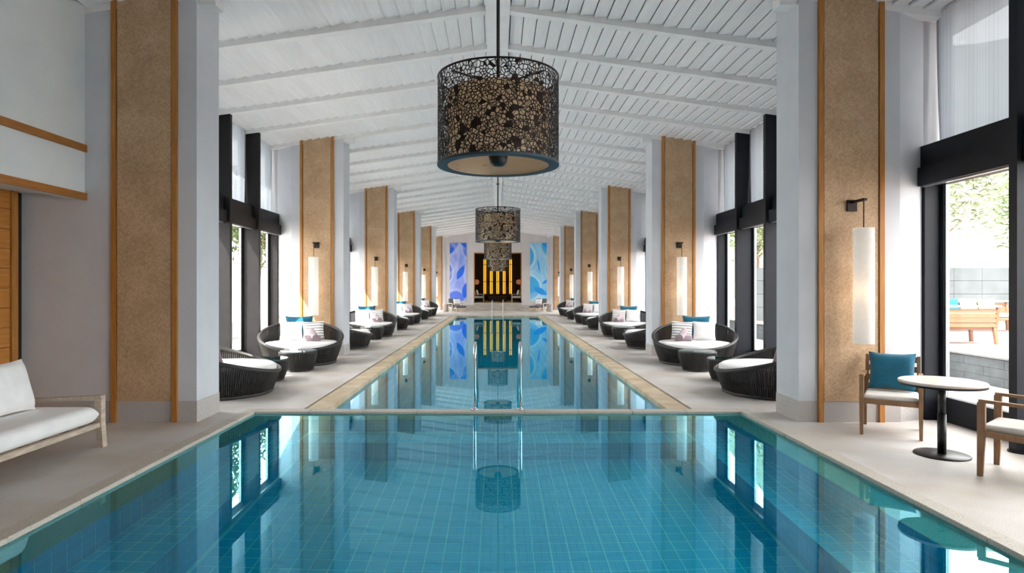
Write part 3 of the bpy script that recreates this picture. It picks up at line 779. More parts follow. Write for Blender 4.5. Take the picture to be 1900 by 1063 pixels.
# ------------------------------------------------------------------ pendants
def clip(poly, nx_, ny_, c):
    out = []
    for i in range(len(poly)):
        a, b = poly[i], poly[(i+1) % len(poly)]
        da, db = a[0]*nx_+a[1]*ny_-c, b[0]*nx_+b[1]*ny_-c
        if da <= 0: out.append(a)
        if (da < 0) != (db < 0) and da != db:
            t = da/(da-db); out.append((a[0]+(b[0]-a[0])*t, a[1]+(b[1]-a[1])*t))
    return out
def lace(R, H, n, seed, lw=0.0032):
    rg = np.random.default_rng(seed); Cc = 2*PI*R
    big = rg.random((n//9, 2))*[Cc, H]; pts = list(map(tuple, big))
    tries = 0
    while len(pts) < n and tries < n*6:      # small cells keep clear of the large ones
        tries += 1; p = rg.random(2)*[Cc, H]
        d = np.abs(big-p); d[:,0] = np.minimum(d[:,0], Cc-d[:,0])
        if np.hypot(d[:,0], d[:,1]).min() > 0.026: pts.append(tuple(p))
    P = np.array(pts); mb = MB()
    for i, (px, py) in enumerate(P):
        dx = P[:,0]-px; dx = (dx+Cc/2) % Cc-Cc/2; dy = P[:,1]-py
        idx = np.argsort(dx*dx+dy*dy)[1:17]
        poly = [(-0.12,max(-0.12,-py)),(0.12,max(-0.12,-py)),(0.12,min(0.12,H-py)),(-0.12,min(0.12,H-py))]
        for j in idx:
            l2 = dx[j]**2+dy[j]**2; poly = clip(poly, dx[j], dy[j], l2/2)
            if len(poly) < 3: break
        if len(poly) < 3: continue
        cx = sum(p[0] for p in poly)/len(poly); cy_ = sum(p[1] for p in poly)/len(poly)
        def to3(q):
            a = (px+q[0])/R; return (R*math.cos(a), R*math.sin(a), py+q[1])
        m = len(poly); isbig = i < len(big)
        if isbig and rg.random() < 0.38 or rg.random() < 0.04:
            mb.add([to3(p) for p in poly], [tuple(range(m))]); continue
        inn = []
        for p in poly:
            d = math.hypot(p[0]-cx, p[1]-cy_); f = max(0.12, 1-lw*1.35/max(d, 1e-4)); inn.append((cx+(p[0]-cx)*f, cy_+(p[1]-cy_)*f))
        mb.add([to3(p) for p in poly]+[to3(p) for p in inn], [(k, (k+1)%m, m+(k+1)%m, m+k) for k in range(m)])
        if isbig and rg.random() < 0.55:
            for k in range(0, m, 2):
                p = inn[k]; ex, ey = p[0]-cx, p[1]-cy_; l_ = math.hypot(ex, ey)
                if l_ < 0.004: continue
                qx, qy = -ey/l_*0.0022, ex/l_*0.0022
                mb.add([to3((cx+qx,cy_+qy)), to3((cx-qx,cy_-qy)), to3((p[0]-qx,p[1]-qy)), to3((p[0]+qx,p[1]+qy))], [(0,1,2,3)])
    return mb
PR, PH = 0.535, 0.78
def pendant():
    r = empty('drum_pendant')
    lo = lace(PR, PH-0.03, 3000, 3, 0.0036); lo.xf(Matrix.Translation((0,0,0.02)))
    o = drum = lo.build('lace_drum', 'lace_metal', r); md = o.modifiers.new('thickness', 'SOLIDIFY'); md.thickness = 0.003
    li = lace(0.452, PH-0.16, 520, 5, 0.003); li.xf(Matrix.Translation((0,0,0.02)))
    o = li.build('inner_lace', 'bronze', r); md = o.modifiers.new('thickness', 'SOLIDIFY'); md.thickness = 0.002
    MB().lathe([(PR+0.004,PH-0.014),(PR+0.004,PH),(PR-0.006,PH),(PR-0.006,PH-0.014)], 64, closed=True).build('top_rim', 'lace_metal', drum, True)
    MB().lathe([(PR+0.004,0),(PR+0.004,0.022),(0.452,0.022),(0.452,0.0)], 64, closed=True).build('bottom_ring', 'ring_metal', drum)
    MB().lathe([(0.448,0.004),(0.448,PH-0.14)], 64).build('inner_shade', 'inner_shade', r, True)
    MB().lathe([(0.445,PH-0.145),(0.02,PH-0.145)], 64).build('shade_top', 'gold', r, True)
    MB().lathe([(0.001,0.0),(0.05,0.006),(0.075,0.03),(0.085,0.08),(0.085,0.30),(0.001,0.30)], 24).build('lamp_holder', 'black', r, True)
    m_ = MB()
    for k in range(4):
        a = PI/4+k*PI/2; m_.bar((0.02*math.cos(a),0.02*math.sin(a),PH-0.06), ((PR)*math.cos(a),(PR)*math.sin(a),PH-0.06), 0.012, 0.012)
    m_.build('spider_frame', 'black', r)
    MB().tube([(0,0,0.3),(0,0,zc(0)-0.12-2.715)], 0.0155, 10).build('stem', 'black', r, True)
    MB().lathe([(0.001,0),(0.06,0),(0.06,-0.03),(0.001,-0.03)], 20, (0,0,zc(0)-0.12-2.715)).build('canopy', 'black', r)
    m_ = MB().lathe([(0.001,-0.05),(0.035,-0.035),(0.05,0),(0.035,0.035),(0.001,0.05)], 14, (0,0,0.50)); m_.build('bulb', 'bulb_pendant', r, True)
    return r
pen = pendant(); names = ['nearest', 'second', 'third', 'fourth', 'farthest']
for i in range(5):
    o = pen if i == 0 else copy_tree(pen)
    o.location = (0.004, 5.5+9.3*i, 2.715)
    tag(o, '%s bronze lace drum pendant in the row above the pool' % names[i], 'pendant lamp', 'drum pendants')

# ------------------------------------------------------------------ pool ladder rails
def rails(y, sgn):
    r = empty('pool_handrail', (0, y, 0))
    for s in (-1, 1):
        pts = [(0,0,-0.16),(0,0,0.3),(0,0,0.62)]
        for i in range(9):
            a = PI-i*PI/8*0.82; pts.append((0, sgn*(0.14+0.14*math.cos(a)), 0.74+0.14*math.sin(a)))
        l = pts[-1]; pts += [(0, sgn*0.62, 0.38), (0, sgn*1.02, 0.06), (0, sgn*1.35, -0.28), (0, sgn*1.5, -0.6)]
        MB().tube([(s*0.305, p[1], p[2]) for p in pts], 0.0215, 12).build('rail', 'steel', r, True)
        MB().lathe([(0.001,0.002),(0.05,0.002),(0.045,0.018),(0.022,0.022)], 18, (s*0.305,0,0)).build('flange', 'steel', r, True)
    m_ = MB()
    for i in range(3): r_ = MB().rbox(-0.29, 0.29, sgn*1.2-0.05, sgn*1.2+0.05, -0.35-0.25*i, -0.32-0.25*i, 0.006).build('tread', 'steel', r)
    return r
tag(rails(8.30, 1), 'polished steel handrail pair at the near end of the long pool', 'handrail', 'pool handrails')
tag(rails(YM1+0.12, -1), 'polished steel handrail pair at the far end of the long pool', 'handrail', 'pool handrails')

# ------------------------------------------------------------------ soft things
def pillow_mb(W, H, T, n=14, pinch=0.09):
    mb = MB()
    for sg in (1, -1):
        def fn(a, b, sg=sg):
            u, v = 2*a-1, 2*b-1
            x = u*W/2*(1-pinch*(1-v*v)*u*u); z = v*H/2*(1-pinch*(1-u*u)*v*v)
            t = T/2*((1-u**4)*(1-v**4))**0.55
            return (x, -sg*t, z)
        mb.grid(fn, n, n)
    return mb
def thing_mesh(name, me, loc, rot, label, cat, group):
    o = link(name, me, None, loc); o.rotation_euler = rot
    tag(o, label, cat, group); return o
def mk(mb, name, mat):
    me = mb.mesh(name, True); me.materials.append(MAT[mat]); return me
ME = {}
ME['white'] = mk(pillow_mb(0.49, 0.43, 0.16), 'pillow_white', 'pillow_white')
ME['stripe'] = mk(pillow_mb(0.47, 0.43, 0.15), 'pillow_stripe', 'pillow_stripe')
ME['teal'] = mk(pillow_mb(0.60, 0.46, 0.16), 'pillow_teal', 'pillow_teal')
ME['teal_s'] = mk(pillow_mb(0.47, 0.44, 0.15), 'pillow_teal', 'pillow_teal')
ME['mauve'] = mk(pillow_mb(0.62, 0.42, 0.16), 'pillow_mauve', 'pillow_mauve')
ME['big'] = mk(pillow_mb(0.62, 0.52, 0.20), 'pillow_white', 'pillow_white')
def towel_mb(L_=0.36, r=0.068):
    prof = [(0.001, 0)]
    for i in range(1, 6): prof += [(r*(i-0.5)/5.6, 0.012), (r*i/5.6, 0.0), (r*i/5.6+0.003, 0.010)]
    prof += [(r*0.97, 0.006), (r, 0.02), (r*1.02, L_/2)]
    prof = prof+[(a, L_-b) for a, b in prof[::-1]]
    m_ = MB().lathe(prof, 22); m_.xf(Matrix.Translation((0,0,-L_/2))); m_.xf(Matrix.Rotation(PI/2, 4, 'Y'))
    return m_
ME['towel'] = mk(towel_mb(), 'towel', 'towel')

# ------------------------------------------------------------------ round wicker daybeds (local +y is the tall back)
def rimz(a): return 0.345+0.485*((1+math.sin(a))/2)**1.1
RB, RR = 0.70, 0.865
def wall_pt(a, t, off=0.0):
    zt = rimz(a); z = 0.03+(zt-0.03)*t
    rr = RB+(RR-RB)*math.sin(min(1.0, z/0.62)*PI/2) if True else 0
    top = 0.04*max(0.0, z-0.5)
    return ((rr+top+off)*math.cos(a), (rr+top+off)*math.sin(a), z)
def daybed():
    r = empty('wicker_daybed')
    m_ = MB(); n = 168
    for k in range(n):
        a = 2*PI*k/n; w = 2*PI/n*0.47
        segs = 8; b0_ = len(m_.v)
        for i in range(segs+1):
            t = i/segs
            for da, of in ((-w, 0.0), (0, 0.012), (w, 0.0), (0, -0.012)):
                m_.v.append(wall_pt(a+da, t, of))
        for i in range(segs):
            for q in range(4):
                m_.f.append((b0_+i*4+q, b0_+i*4+(q+1)%4, b0_+(i+1)*4+(q+1)%4, b0_+(i+1)*4+q))
    sh_ = tag(m_.build('wicker_shell', 'wicker', r, True), kind='stuff')
    ring = lambda t, off: [wall_pt(2*PI*k/72, t, off) for k in range(73)]
    MB().tube(ring(1.0, 0.0), 0.032, 10, False).build('rim', 'wicker', sh_, True)
    MB().tube(ring(0.0, 0.0), 0.026, 8, False).build('base_ring', 'wicker', sh_, True)
    MB().tube([wall_pt(2*PI*k/72, (0.16-0.03)/(rimz(2*PI*k/72)-0.03), -0.012) for k in range(73)], 0.012, 6, False).build('hoop', 'wicker', sh_, True)
    MB().lathe([(0.001,0.19),(RB+0.05,0.19),(RB+0.05,0.22),(0.001,0.22)], 40).build('seat_deck', 'black', r)
    MB().lathe([(0.001,0.225),(0.72,0.225),(0.76,0.25),(0.785,0.36),(0.775,0.42),(0.73,0.45),(0.4,0.462),(0.001,0.466)], 56).build('seat_cushion', 'cushion_white', r, True)
    return r
def side_table():
    r = empty('wicker_side_table'); H = 0.365; n = 76; m_ = MB()
    def wp(a, t, off): rr = 0.275+0.085*math.sin(t*PI/2)+off; return (rr*math.cos(a), rr*math.sin(a), 0.015+(H-0.015)*t)
    for k in range(n):
        a = 2*PI*k/n; w = 2*PI/n*0.46; b0_ = len(m_.v)
        for i in range(6):
            for da, of in ((-w,0),(0,0.009),(w,0),(0,-0.008)): m_.v.append(wp(a+da, i/5, of))
        for i in range(5):
            for q in range(4): m_.f.append((b0_+i*4+q, b0_+i*4+(q+1)%4, b0_+(i+1)*4+(q+1)%4, b0_+(i+1)*4+q))
    tag(m_.build('wicker_strands', 'wicker', r, True), kind='stuff')
    MB().tube([wp(2*PI*k/48, 1, -0.01) for k in range(49)], 0.018, 8, False).build('rim', 'wicker', r, True)
    MB().tube([wp(2*PI*k/48, 0, 0) for k in range(49)], 0.014, 8, False).build('base_ring', 'wicker', r, True)
    MB().lathe([(0.001,H-0.03),(0.34,H-0.03),(0.34,H-0.012),(0.001,H-0.012)], 40).build('top_weave', 'wicker', r)
    MB().lathe([(0.001,H+0.012),(0.35,H+0.012),(0.355,H+0.016),(0.355,H+0.022),(0.35,H+0.026),(0.001,H+0.026)], 48).build('glass_top', 'table_glass', r)
    return r
bed0 = tab0 = None
GROUPS = ('round wicker daybeds', 'wicker side tables')
def place(o, x, y, rz):
    o.location = (x, y, 0); o.rotation_euler = (0, 0, rz); return o
for k in range(4):
    for s in (-1, 1):
        side = 'left' if s < 0 else 'right'; bayname = '%s %s window bay' % (ordinal(k), side)
        yb = P0+BAY*k
        for far_ in (0, 1):
            cy_ = yb+(5.87 if far_ else 2.05)
            if bed0 is None: bed0 = daybed(); o = bed0
            else: o = copy_tree(bed0)
            ang = math.radians(20 if far_ else 74)
            # back direction: away from the bay centre and a little towards the window
            bx_, by_ = s*math.sin(ang), (math.cos(ang) if far_ else -math.cos(ang))
            rz = math.atan2(by_, bx_)-PI/2
            place(o, s*4.25, cy_, rz)
            tag(o, 'round black wicker daybed at the %s end, %s' % ('far' if far_ else 'near', bayname), 'daybed', GROUPS[0])
            ctr = Vector((s*4.25, cy_, 0)); back = Vector((bx_, by_, 0)); side_v = Vector((-by_, bx_, 0))   # side_v: 90 deg left of back
            if far_:
                face = rz   # pillow local -y faces the open side
                pw = -s     # screen side toward the window
                rt = Vector((back.y, -back.x, 0))   # right-hand when looking along back
                def P(r_, b_, z_): p = ctr+rt*r_+back*b_; return (p.x, p.y, z_)
                tl = math.radians(14)
                thing_mesh('pillow', ME['white'], P(s*0.20, 0.36, 0.67), (-tl, 0, rz), 'white square pillow on the far daybed, %s' % bayname, 'pillow', 'white daybed pillows')
                thing_mesh('pillow', ME['stripe'], P(-s*0.27, 0.33, 0.665), (-tl, 0.05*s, rz+s*0.12), 'grey and white striped pillow on the far daybed, %s' % bayname, 'pillow', 'striped daybed pillows')
                thing_mesh('pillow', ME['teal'], P(s*0.02, 0.56, 0.76), (-math.radians(8), 0, rz), 'teal pillow behind others on far daybed, %s' % bayname, 'pillow', 'teal daybed pillows')
                q = P(-s*0.22, -0.02, 0.53)
                thing_mesh('rolled_towel', ME['towel'], q, (0, 0, rz+0.0), 'mauve towel roll lying flat on the far daybed, %s' % bayname, 'towel', 'flat towel rolls')
                q = P(-s*0.24, -0.05, 0.62)
                o = thing_mesh('rolled_towel', ME['towel'], q, (0, math.radians(24), rz-PI/2-s*0.25), 'mauve towel roll leaning on another, far daybed, %s' % bayname, 'towel', 'leaning towel rolls')
            else:
                rt = Vector((back.y, -back.x, 0))
                def P(r_, b_, z_): p = ctr+rt*r_+back*b_; return (p.x, p.y, z_)
                thing_mesh('pillow', ME['mauve'], P(s*0.46, 0.20, 0.63), (-math.radians(24), 0, rz-s*1.05), 'grey mauve pillow on the near daybed, %s' % bayname, 'pillow', 'mauve daybed pillows')
        for i, (dx, dy) in enumerate(((4.06, 3.36), (3.93, 4.65))):
            if tab0 is None: tab0 = side_table(); o = tab0
            else: o = copy_tree(tab0)
            place(o, s*dx, yb+dy, 0.3*i)
            tag(o, 'black wicker glass-topped table, %s of the pair, %s' % ('nearer' if i == 0 else 'farther', bayname), 'side table', GROUPS[1])

# ------------------------------------------------------------------ cafe table and chairs (right foreground)
r = empty('cafe_table', (4.35, 6.07, 0)); tag(r, 'round pale topped cafe table on a black pedestal', 'table')
MB().lathe([(0.001,0.0),(0.236,0.0),(0.238,0.006),(0.232,0.014),(0.06,0.018),(0.001,0.018)], 48).build('base', 'black', r, True)
MB().tube([(0,0,0.015),(0,0,0.40)], 0.038, 20).build('column', 'black', r, True)
MB().tube([(0,0,0.40),(0,0,0.69)], 0.034, 20).build('column', 'black', r, True)
MB().lathe([(0.001,0.682),(0.362,0.682),(0.364,0.702),(0.001,0.702)], 56).build('top_edge', 'black', r)
MB().lathe([(0.001,0.702),(0.362,0.702),(0.367,0.708),(0.367,0.722),(0.360,0.728),(0.001,0.728)], 56).build('top', 'table_top', r)
def cushion_mb(W, D, T, b=0.03, n=22):
    mb = MB()
    for sg in (1, -1):
        def fn(a, c, sg=sg):
            u, v = math.sin((2*a-1)*PI/2), math.sin((2*c-1)*PI/2)
            x = u*W/2; y = v*D/2
            ex = lambda q, S: max(0.0, 1-(max(0.0, abs(q)*S/2-(S/2-T*0.55))/(T*0.55))**2.4)
            return (x, y, sg*T/2*(ex(u, W)*ex(v, D))**0.42*(1+0.05*(1-u*u)*(1-v*v)))
        mb.grid(fn, n, n)
    return mb
def chair():      # faces local -y; width .58, depth .62
    r = empty('teak_armchair'); hw = 0.275
    def leg(x, y, xt, yt, z1):
        m_ = MB(); vs = []
        for (cx, cy_, h_, z) in ((x, y, 0.016, 0), (xt, yt, 0.022, z1*0.62), (xt, yt, 0.022, z1)):
            vs += [(cx-h_,cy_-h_*1.3,z),(cx+h_,cy_-h_*1.3,z),(cx+h_,cy_+h_*1.3,z),(cx-h_,cy_+h_*1.3,z)]
        fs = [(3,2,1,0),(8,9,10,11)]+[(4*j+q,4*j+(q+1)%4,4*j+4+(q+1)%4,4*j+4+q) for j in (0,1) for q in range(4)]
        m_.add(vs, fs).build('leg', 'teak', r)
    for s in (-1, 1):
        leg(s*hw, -0.29, s*hw, -0.28, 0.645)
        leg(s*hw, 0.31, s*hw, 0.26, 0.645)
        MB().bar((s*hw, -0.30, 0.655), (s*hw, 0.29, 0.64), 0.045, 0.028).build('armrest', 'teak', r)
        MB().bar((s*hw, -0.28, 0.375), (s*hw, 0.26, 0.355), 0.034, 0.05).build('side_rail', 'teak', r)
        MB().bar((s*(hw-0.02), 0.25, 0.36), (s*(hw-0.02), 0.37, 0.835), 0.036, 0.045, (0,1,0)).build('back_post', 'teak', r)
    MB().bar((-hw, -0.28, 0.375), (hw, -0.28, 0.375), 0.034, 0.055).build('front_rail', 'teak_x', r)
    MB().bar((-hw, 0.25, 0.355), (hw, 0.25, 0.355), 0.034, 0.05).build('rear_rail', 'teak_x', r)
    for z in (0.47, 0.575, 0.685, 0.795):
        y = 0.25+(z-0.36)*0.12/0.475
        MB().bar((-hw+0.03, y, z), (hw-0.03, y, z), 0.02, 0.068, (0, 0.24, 1)).build('back_slat', 'teak_x', r)
    for i in range(6):
        y = -0.22+i*0.085; MB().bar((-hw+0.02, y, 0.375), (hw-0.02, y, 0.375), 0.045, 0.016).build('seat_slat', 'teak_x', r)
    c = cushion_mb(0.51, 0.53, 0.062); c.xf(Matrix.Translation((0,-0.02,0.418))); c.build('seat_cushion', 'seat_cushion', r, True)
    return r
ch1 = chair()
def face(o, x, y, fx, fy): o.location = (x, y, 0); o.rotation_euler = (0, 0, math.atan2(fy, fx)+PI/2)
face(ch1, 4.46, 7.02, -0.56, -0.83); tag(ch1, 'teak armchair with teal pillow behind the round cafe table', 'chair', 'teak armchairs')
ch2 = copy_tree(ch1); face(ch2, 4.60, 5.35, -0.63, 0.77); tag(ch2, 'teak armchair cut by the right edge of the frame, nearest the camera', 'chair', 'teak armchairs')
rz = ch1.rotation_euler.z; bk = Vector((0.56, 0.83, 0)).normalized()
p = Vector((4.46, 7.02, 0))+bk*0.17
thing_mesh('pillow', ME['teal_s'], (p.x, p.y, 0.672), (-math.radians(16), 0, rz), 'teal square pillow on the teak armchair behind the cafe table', 'pillow', None)

# ------------------------------------------------------------------ white sofa (left foreground)
r = empty('white_sofa', (-4.5, 5.2, 0)); tag(r, 'white cushioned sofa with pale oak frame at the left edge', 'sofa')
L2 = 1.22; xf_, xb_ = 0.43, -0.46
def so(mb, n, m): return mb.build(n, m, r)
for sy in (-1, 1):
    y = sy*(L2-0.03)
    vs = []
    for (cx, h_, z) in ((xf_-0.005,0.028,0),(xf_-0.03,0.034,0.25),(xf_-0.03,0.034,0.515)):
        vs += [(cx-h_,y-0.035,z),(cx+h_,y-0.035,z),(cx+h_,y+0.035,z),(cx-h_,y+0.035,z)]
    so(MB().add(vs, [(3,2,1,0),(8,9,10,11)]+[(4*j+q,4*j+(q+1)%4,4*j+4+(q+1)%4,4*j+4+q) for j in (0,1) for q in range(4)]), 'leg', 'washed_oak')
    so(MB().rbox(xb_-0.02, xb_+0.05, y-0.035, y+0.035, 0, 0.5, 0.005), 'leg', 'washed_oak')
    so(MB().bar((xf_, y, 0.512), (xb_-0.02, y, 0.47), 0.085, 0.036), 'armrest', 'washed_oak')
    so(MB().bar((xf_-0.05, y, 0.225), (xb_, y, 0.225), 0.04, 0.06), 'end_rail', 'washed_oak')
so(MB().rbox(xf_-0.06, xf_-0.01, -L2+0.06, L2-0.06, 0.205, 0.255, 0.005), 'front_rail', 'washed_oak')
so(MB().rbox(xb_, xb_+0.05, -L2+0.06, L2-0.06, 0.205, 0.255, 0.005), 'rear_rail', 'washed_oak')
for i in range(9): so(MB().rbox(xb_+0.05, xf_-0.06, -1.1+i*0.27, -1.04+i*0.27, 0.225, 0.245, 0.003), 'seat_slat', 'washed_oak')
c = cushion_mb(0.84, 2*L2-0.15, 0.17, n=44); c.xf(Matrix.Translation((0.0, 0, 0.345))); c.build('seat_cushion', 'cushion_white', r, True)
for i in (-1, 1):
    # back shells lean against the rear
    m_ = MB().rbox(-0.06, 0.0, -0.53, 0.53, 0.0, 0.56, 0.025); m_.xf(Matrix.Translation((-0.30, i*0.56, 0.31)) @ Matrix.Rotation(-0.22, 4, 'Y')); m_.build('back_shell', 'sofa_shell', r)
    m_ = MB().rbox(0.0, 0.05, -0.50, 0.50, 0.06, 0.53, 0.02); m_.xf(Matrix.Translation((-0.30, i*0.56, 0.31)) @ Matrix.Rotation(-0.22, 4, 'Y')); m_.build('back_pad', 'sofa_shell_dark', r)
for y_, lab in ((5.86, 'large white pillow propped at the far end of the white sofa'), (4.75, 'large white pillow propped on the near part of the white sofa')):
    o = thing_mesh('pillow', ME['big'], (-4.67, y_, 0.68), (-math.radians(16), 0, PI/2), lab, 'pillow', 'sofa pillows')

# ------------------------------------------------------------------ far end: lounge chairs, footstools, stumps
def lounge():
    r = empty('lounge_chair')
    for x in (-0.36, 0.36):
        for y in (-0.36, 0.34): MB().rbox(x-0.025, x+0.025, y-0.03, y+0.03, 0, 0.30 if y > 0 else 0.52, 0.004).build('leg', 'pale_wood', r)
        MB().rbox(x-0.03, x+0.03, -0.4, 0.38, 0.50, 0.535, 0.004).build('armrest', 'pale_wood', r)
        MB().rbox(x-0.02, x+0.02, -0.38, 0.36, 0.20, 0.26, 0.004).build('side_rail', 'pale_wood', r)
    MB().rbox(-0.36, 0.36, -0.38, -0.34, 0.20, 0.26, 0.004).build('front_rail', 'pale_wood', r)
    c = cushion_mb(0.68, 0.70, 0.13); c.xf(Matrix.Translation((0,0,0.32))); c.build('seat_cushion', 'grey_cushion', r, True)
    m_ = MB().rbox(-0.40, 0.40, 0, 0.10, 0, 0.52, 0.045); m_.xf(Matrix.Translation((0,0.27,0.34)) @ Matrix.Rotation(-0.22, 4, 'X')); m_.build('back_cushion', 'grey_fabric', r)
    return r
def stool():
    r = empty('footstool')
    for x in (-0.32, 0.32):
        for y in (-0.24, 0.24): MB().rbox(x-0.025, x+0.025, y-0.025, y+0.025, 0, 0.26, 0.004).build('leg', 'pale_wood', r)
        MB().rbox(x-0.02, x+0.02, -0.22, 0.22, 0.20, 0.26, 0.004).build('side_rail', 'pale_wood', r)
    for y in (-0.24, 0.24): MB().rbox(-0.3, 0.3, y-0.02, y+0.02, 0.18, 0.26, 0.004).build('long_rail', 'pale_wood', r)
    c = cushion_mb(0.70, 0.54, 0.13); c.xf(Matrix.Translation((0,0,0.32))); c.build('seat_cushion', 'grey_cushion', r, True)
    return r
ln0 = st0 = None
for s in (-1, 1):
    sd = 'left' if s < 0 else 'right'
    if ln0 is None: ln0 = lounge(); st0 = stool(); a, b = ln0, st0
    else: a, b = copy_tree(ln0), copy_tree(st0)
    rz = s*math.radians(-22)
    place(a, s*2.80, 41.45, rz); tag(a, 'grey lounge chair with pale wood frame below the %s painting' % sd, 'chair', 'lounge chairs')
    place(b, s*2.46, 40.55, rz); tag(b, 'grey cushioned pale wood footstool before the %s lounge chair' % sd, 'footstool', 'footstools')
    thing_mesh('pillow', ME['white'], (s*2.74, 41.50, 0.62), (-math.radians(20), 0, rz), 'pale blue white pillow on the %s lounge chair' % sd, 'pillow', 'lounge chair pillows').active_material = MAT['pillow_white']
    thing_mesh('rolled_towel', ME['towel'], (s*2.70, 41.18, 0.45), (0, 0, rz), 'mauve towel roll on the %s lounge chair' % sd, 'towel', 'lounge chair towels')
    m_ = MB()
    prof = [(0.001,0),(0.19,0.0),(0.20,0.05),(0.185,0.2),(0.19,0.38),(0.20,0.49),(0.195,0.505),(0.001,0.51)]
    m_.lathe(prof, 22); m_.v = [(x*(1+0.06*math.sin(3*math.atan2(y, x)+s)), y*(1+0.05*math.cos(5*math.atan2(y, x))), z) for x,y,z in m_.v]
    o = m_.build('stump_table', 'stump', None, True, (s*3.40, 40.6, 0)); tag(o, 'weathered tree stump side table beside the %s lounge chair' % sd, 'side table', 'stump tables')
# lounge room beyond
def lsofa(s):
    sd = 'left' if s < 0 else 'right'
    r = empty('lounge_sofa', (s*1.42, 45.2, 0.52)); r.scale = (s, 1, 1)
    for y in (-0.75, 0.75):
        MB().rbox(-0.42, -0.36, y-0.03, y+0.03, 0, 0.55, 0.005).build('leg', 'pale_wood', r)
        MB().rbox(0.30, 0.36, y-0.03, y+0.03, 0, 0.55, 0.005).build('leg', 'pale_wood', r)
        MB().rbox(-0.44, 0.36, y-0.04, y+0.04, 0.55, 0.585, 0.005).build('armrest', 'pale_wood', r)
    MB().rbox(-0.42, -0.37, -0.72, 0.72, 0.2, 0.27, 0.005).build('front_rail', 'pale_wood', r)
    c = cushion_mb(0.70, 1.42, 0.16); c.xf(Matrix.Translation((-0.02,0,0.36))); c.build('seat_cushion', 'seat_cushion', r, True)
    MB().rbox(0.22, 0.36, -0.72, 0.72, 0.28, 0.80, 0.03).build('back_cushion', 'seat_cushion', r)
    tag(r, 'pale sofa standing at the %s side of the lounge opening' % sd, 'sofa', 'lounge sofas')
    thing_mesh('pillow', ME['white'], (s*1.48, 44.95, 0.52+0.70), (-math.radians(14), 0, -s*PI/2), 'white pillow on the %s lounge sofa' % sd, 'pillow', 'lounge sofa pillows')
    l = empty('floor_lamp', (s*1.60, 46.6, 0.52))
    MB().lathe([(0.001,0),(0.15,0),(0.14,0.02),(0.001,0.025)], 20).build('base', 'bronze', l)
    MB().tube([(0,0,0.02),(0,0,1.35)], 0.014, 8).build('pole', 'bronze', l, True)
    MB().lathe([(0.05,1.28),(0.16,1.31),(0.215,1.42),(0.215,1.52),(0.16,1.63),(0.05,1.66)], 24).build('lamp_shade', 'round_shade', l, True)
    MB().lathe([(0.002,-0.04),(0.03,-0.02),(0.03,0.02),(0.002,0.04)], 12, (0,0,1.46)).build('bulb', 'bulb_dim', l, True)
    tag(l, 'floor lamp with round woven shade at the %s of the lounge' % sd, 'lamp', 'lounge floor lamps')
for s in (-1, 1): lsofa(s)
o = MB().rbox(-0.75, 0.75, -0.35, 0.35, 0.0, 0.36, 0.02).build('low_table', 'dark_brown', None, loc=(0, 48.8, 0.52)); tag(o, 'low dark brown table in the middle of the lounge', 'table')

# ------------------------------------------------------------------ outside
g = MB()
for s in (-1, 1):
    a, b = sorted((s*5.9, s*60)); g.box(a, b, -20, 80, -0.35, -0.06)
tag(g.build('ground_outside', 'terrace'), 'pale sunlit terrace outside the windows', kind='structure')
pl = empty('planter_wall', (8.5, 0, -0.06)); tag(pl, 'grey stone block wall of the raised terrace outside the right windows', 'wall')
MB().box(0.02, 0.3, 1.0, 40, 0, 0.48).build('core', 'planter_stone', pl)
for row in range(3):
    y = 5.0-(row % 2)*0.45
    while y < 20:
        MB().rbox(0.0, 0.05, y+0.003, y+0.897, row*0.155+0.002, row*0.155+0.153, 0.004).build('stone_block', 'planter_stone', pl); y += 0.9
MB().box(-0.03, 0.33, 1.0, 40, 0.48, 0.51).build('cap', 'terrace', pl)
dk = MB().box(8.83, 30, 1.0, 40, -0.06, 0.44).build('raised_terrace', 'deck_boards'); tag(dk, 'pink timber raised terrace outside', kind='structure')
# outdoor bench seen from behind
def bench(name, x, y, z, W, rz, label):
    r = empty(name, (x, y, z), rz); tag(r, label, 'bench', 'outdoor sofas')
    for sx in (-1, 1):
        MB().bar((sx*(W/2-0.05), -0.02, 0), (sx*(W/2-0.10), 0.0, 0.42), 0.06, 0.06, (0,1,0)).build('leg', 'outdoor_wood', r)
        MB().bar((sx*(W/2-0.05), 0.68, 0), (sx*(W/2-0.08), 0.66, 0.36), 0.06, 0.06, (0,1,0)).build('leg', 'outdoor_wood', r)
        MB().bar((sx*(W/2-0.06), 0.0, 0.3), (sx*(W/2-0.06), -0.07, 0.80), 0.05, 0.06, (0,1,0)).build('back_post', 'outdoor_wood', r)
    for z_ in (0.40, 0.50, 0.60, 0.70):
        MB().bar((-W/2+0.05, -0.02-(z_-0.3)*0.1, z_), (W/2-0.05, -0.02-(z_-0.3)*0.1, z_), 0.025, 0.085).build('back_slat', 'outdoor_wood', r)
    MB().rbox(-W/2, W/2, -0.11, 0.02, 0.77, 0.82, 0.01).build('top_rail', 'outdoor_cushion', r)
    MB().rbox(-W/2+0.04, W/2-0.04, 0.0, 0.7, 0.3, 0.36, 0.01).build('seat_frame', 'outdoor_wood', r)
    c = cushion_mb(W-0.1, 0.66, 0.12); c.xf(Matrix.Translation((0,0.34,0.42))); c.build('seat_cushion', 'outdoor_cushion', r, True)
    return r
bench('outdoor_sofa', 9.55, 13.0, 0.44, 1.9, 0, 'wooden slatted sofa seen from behind on the raised terrace')
bench('outdoor_sofa', 12.6, 17.3, 0.44, 3.4, PI, 'long cushioned outdoor sofa facing the pool house, behind the slatted one')
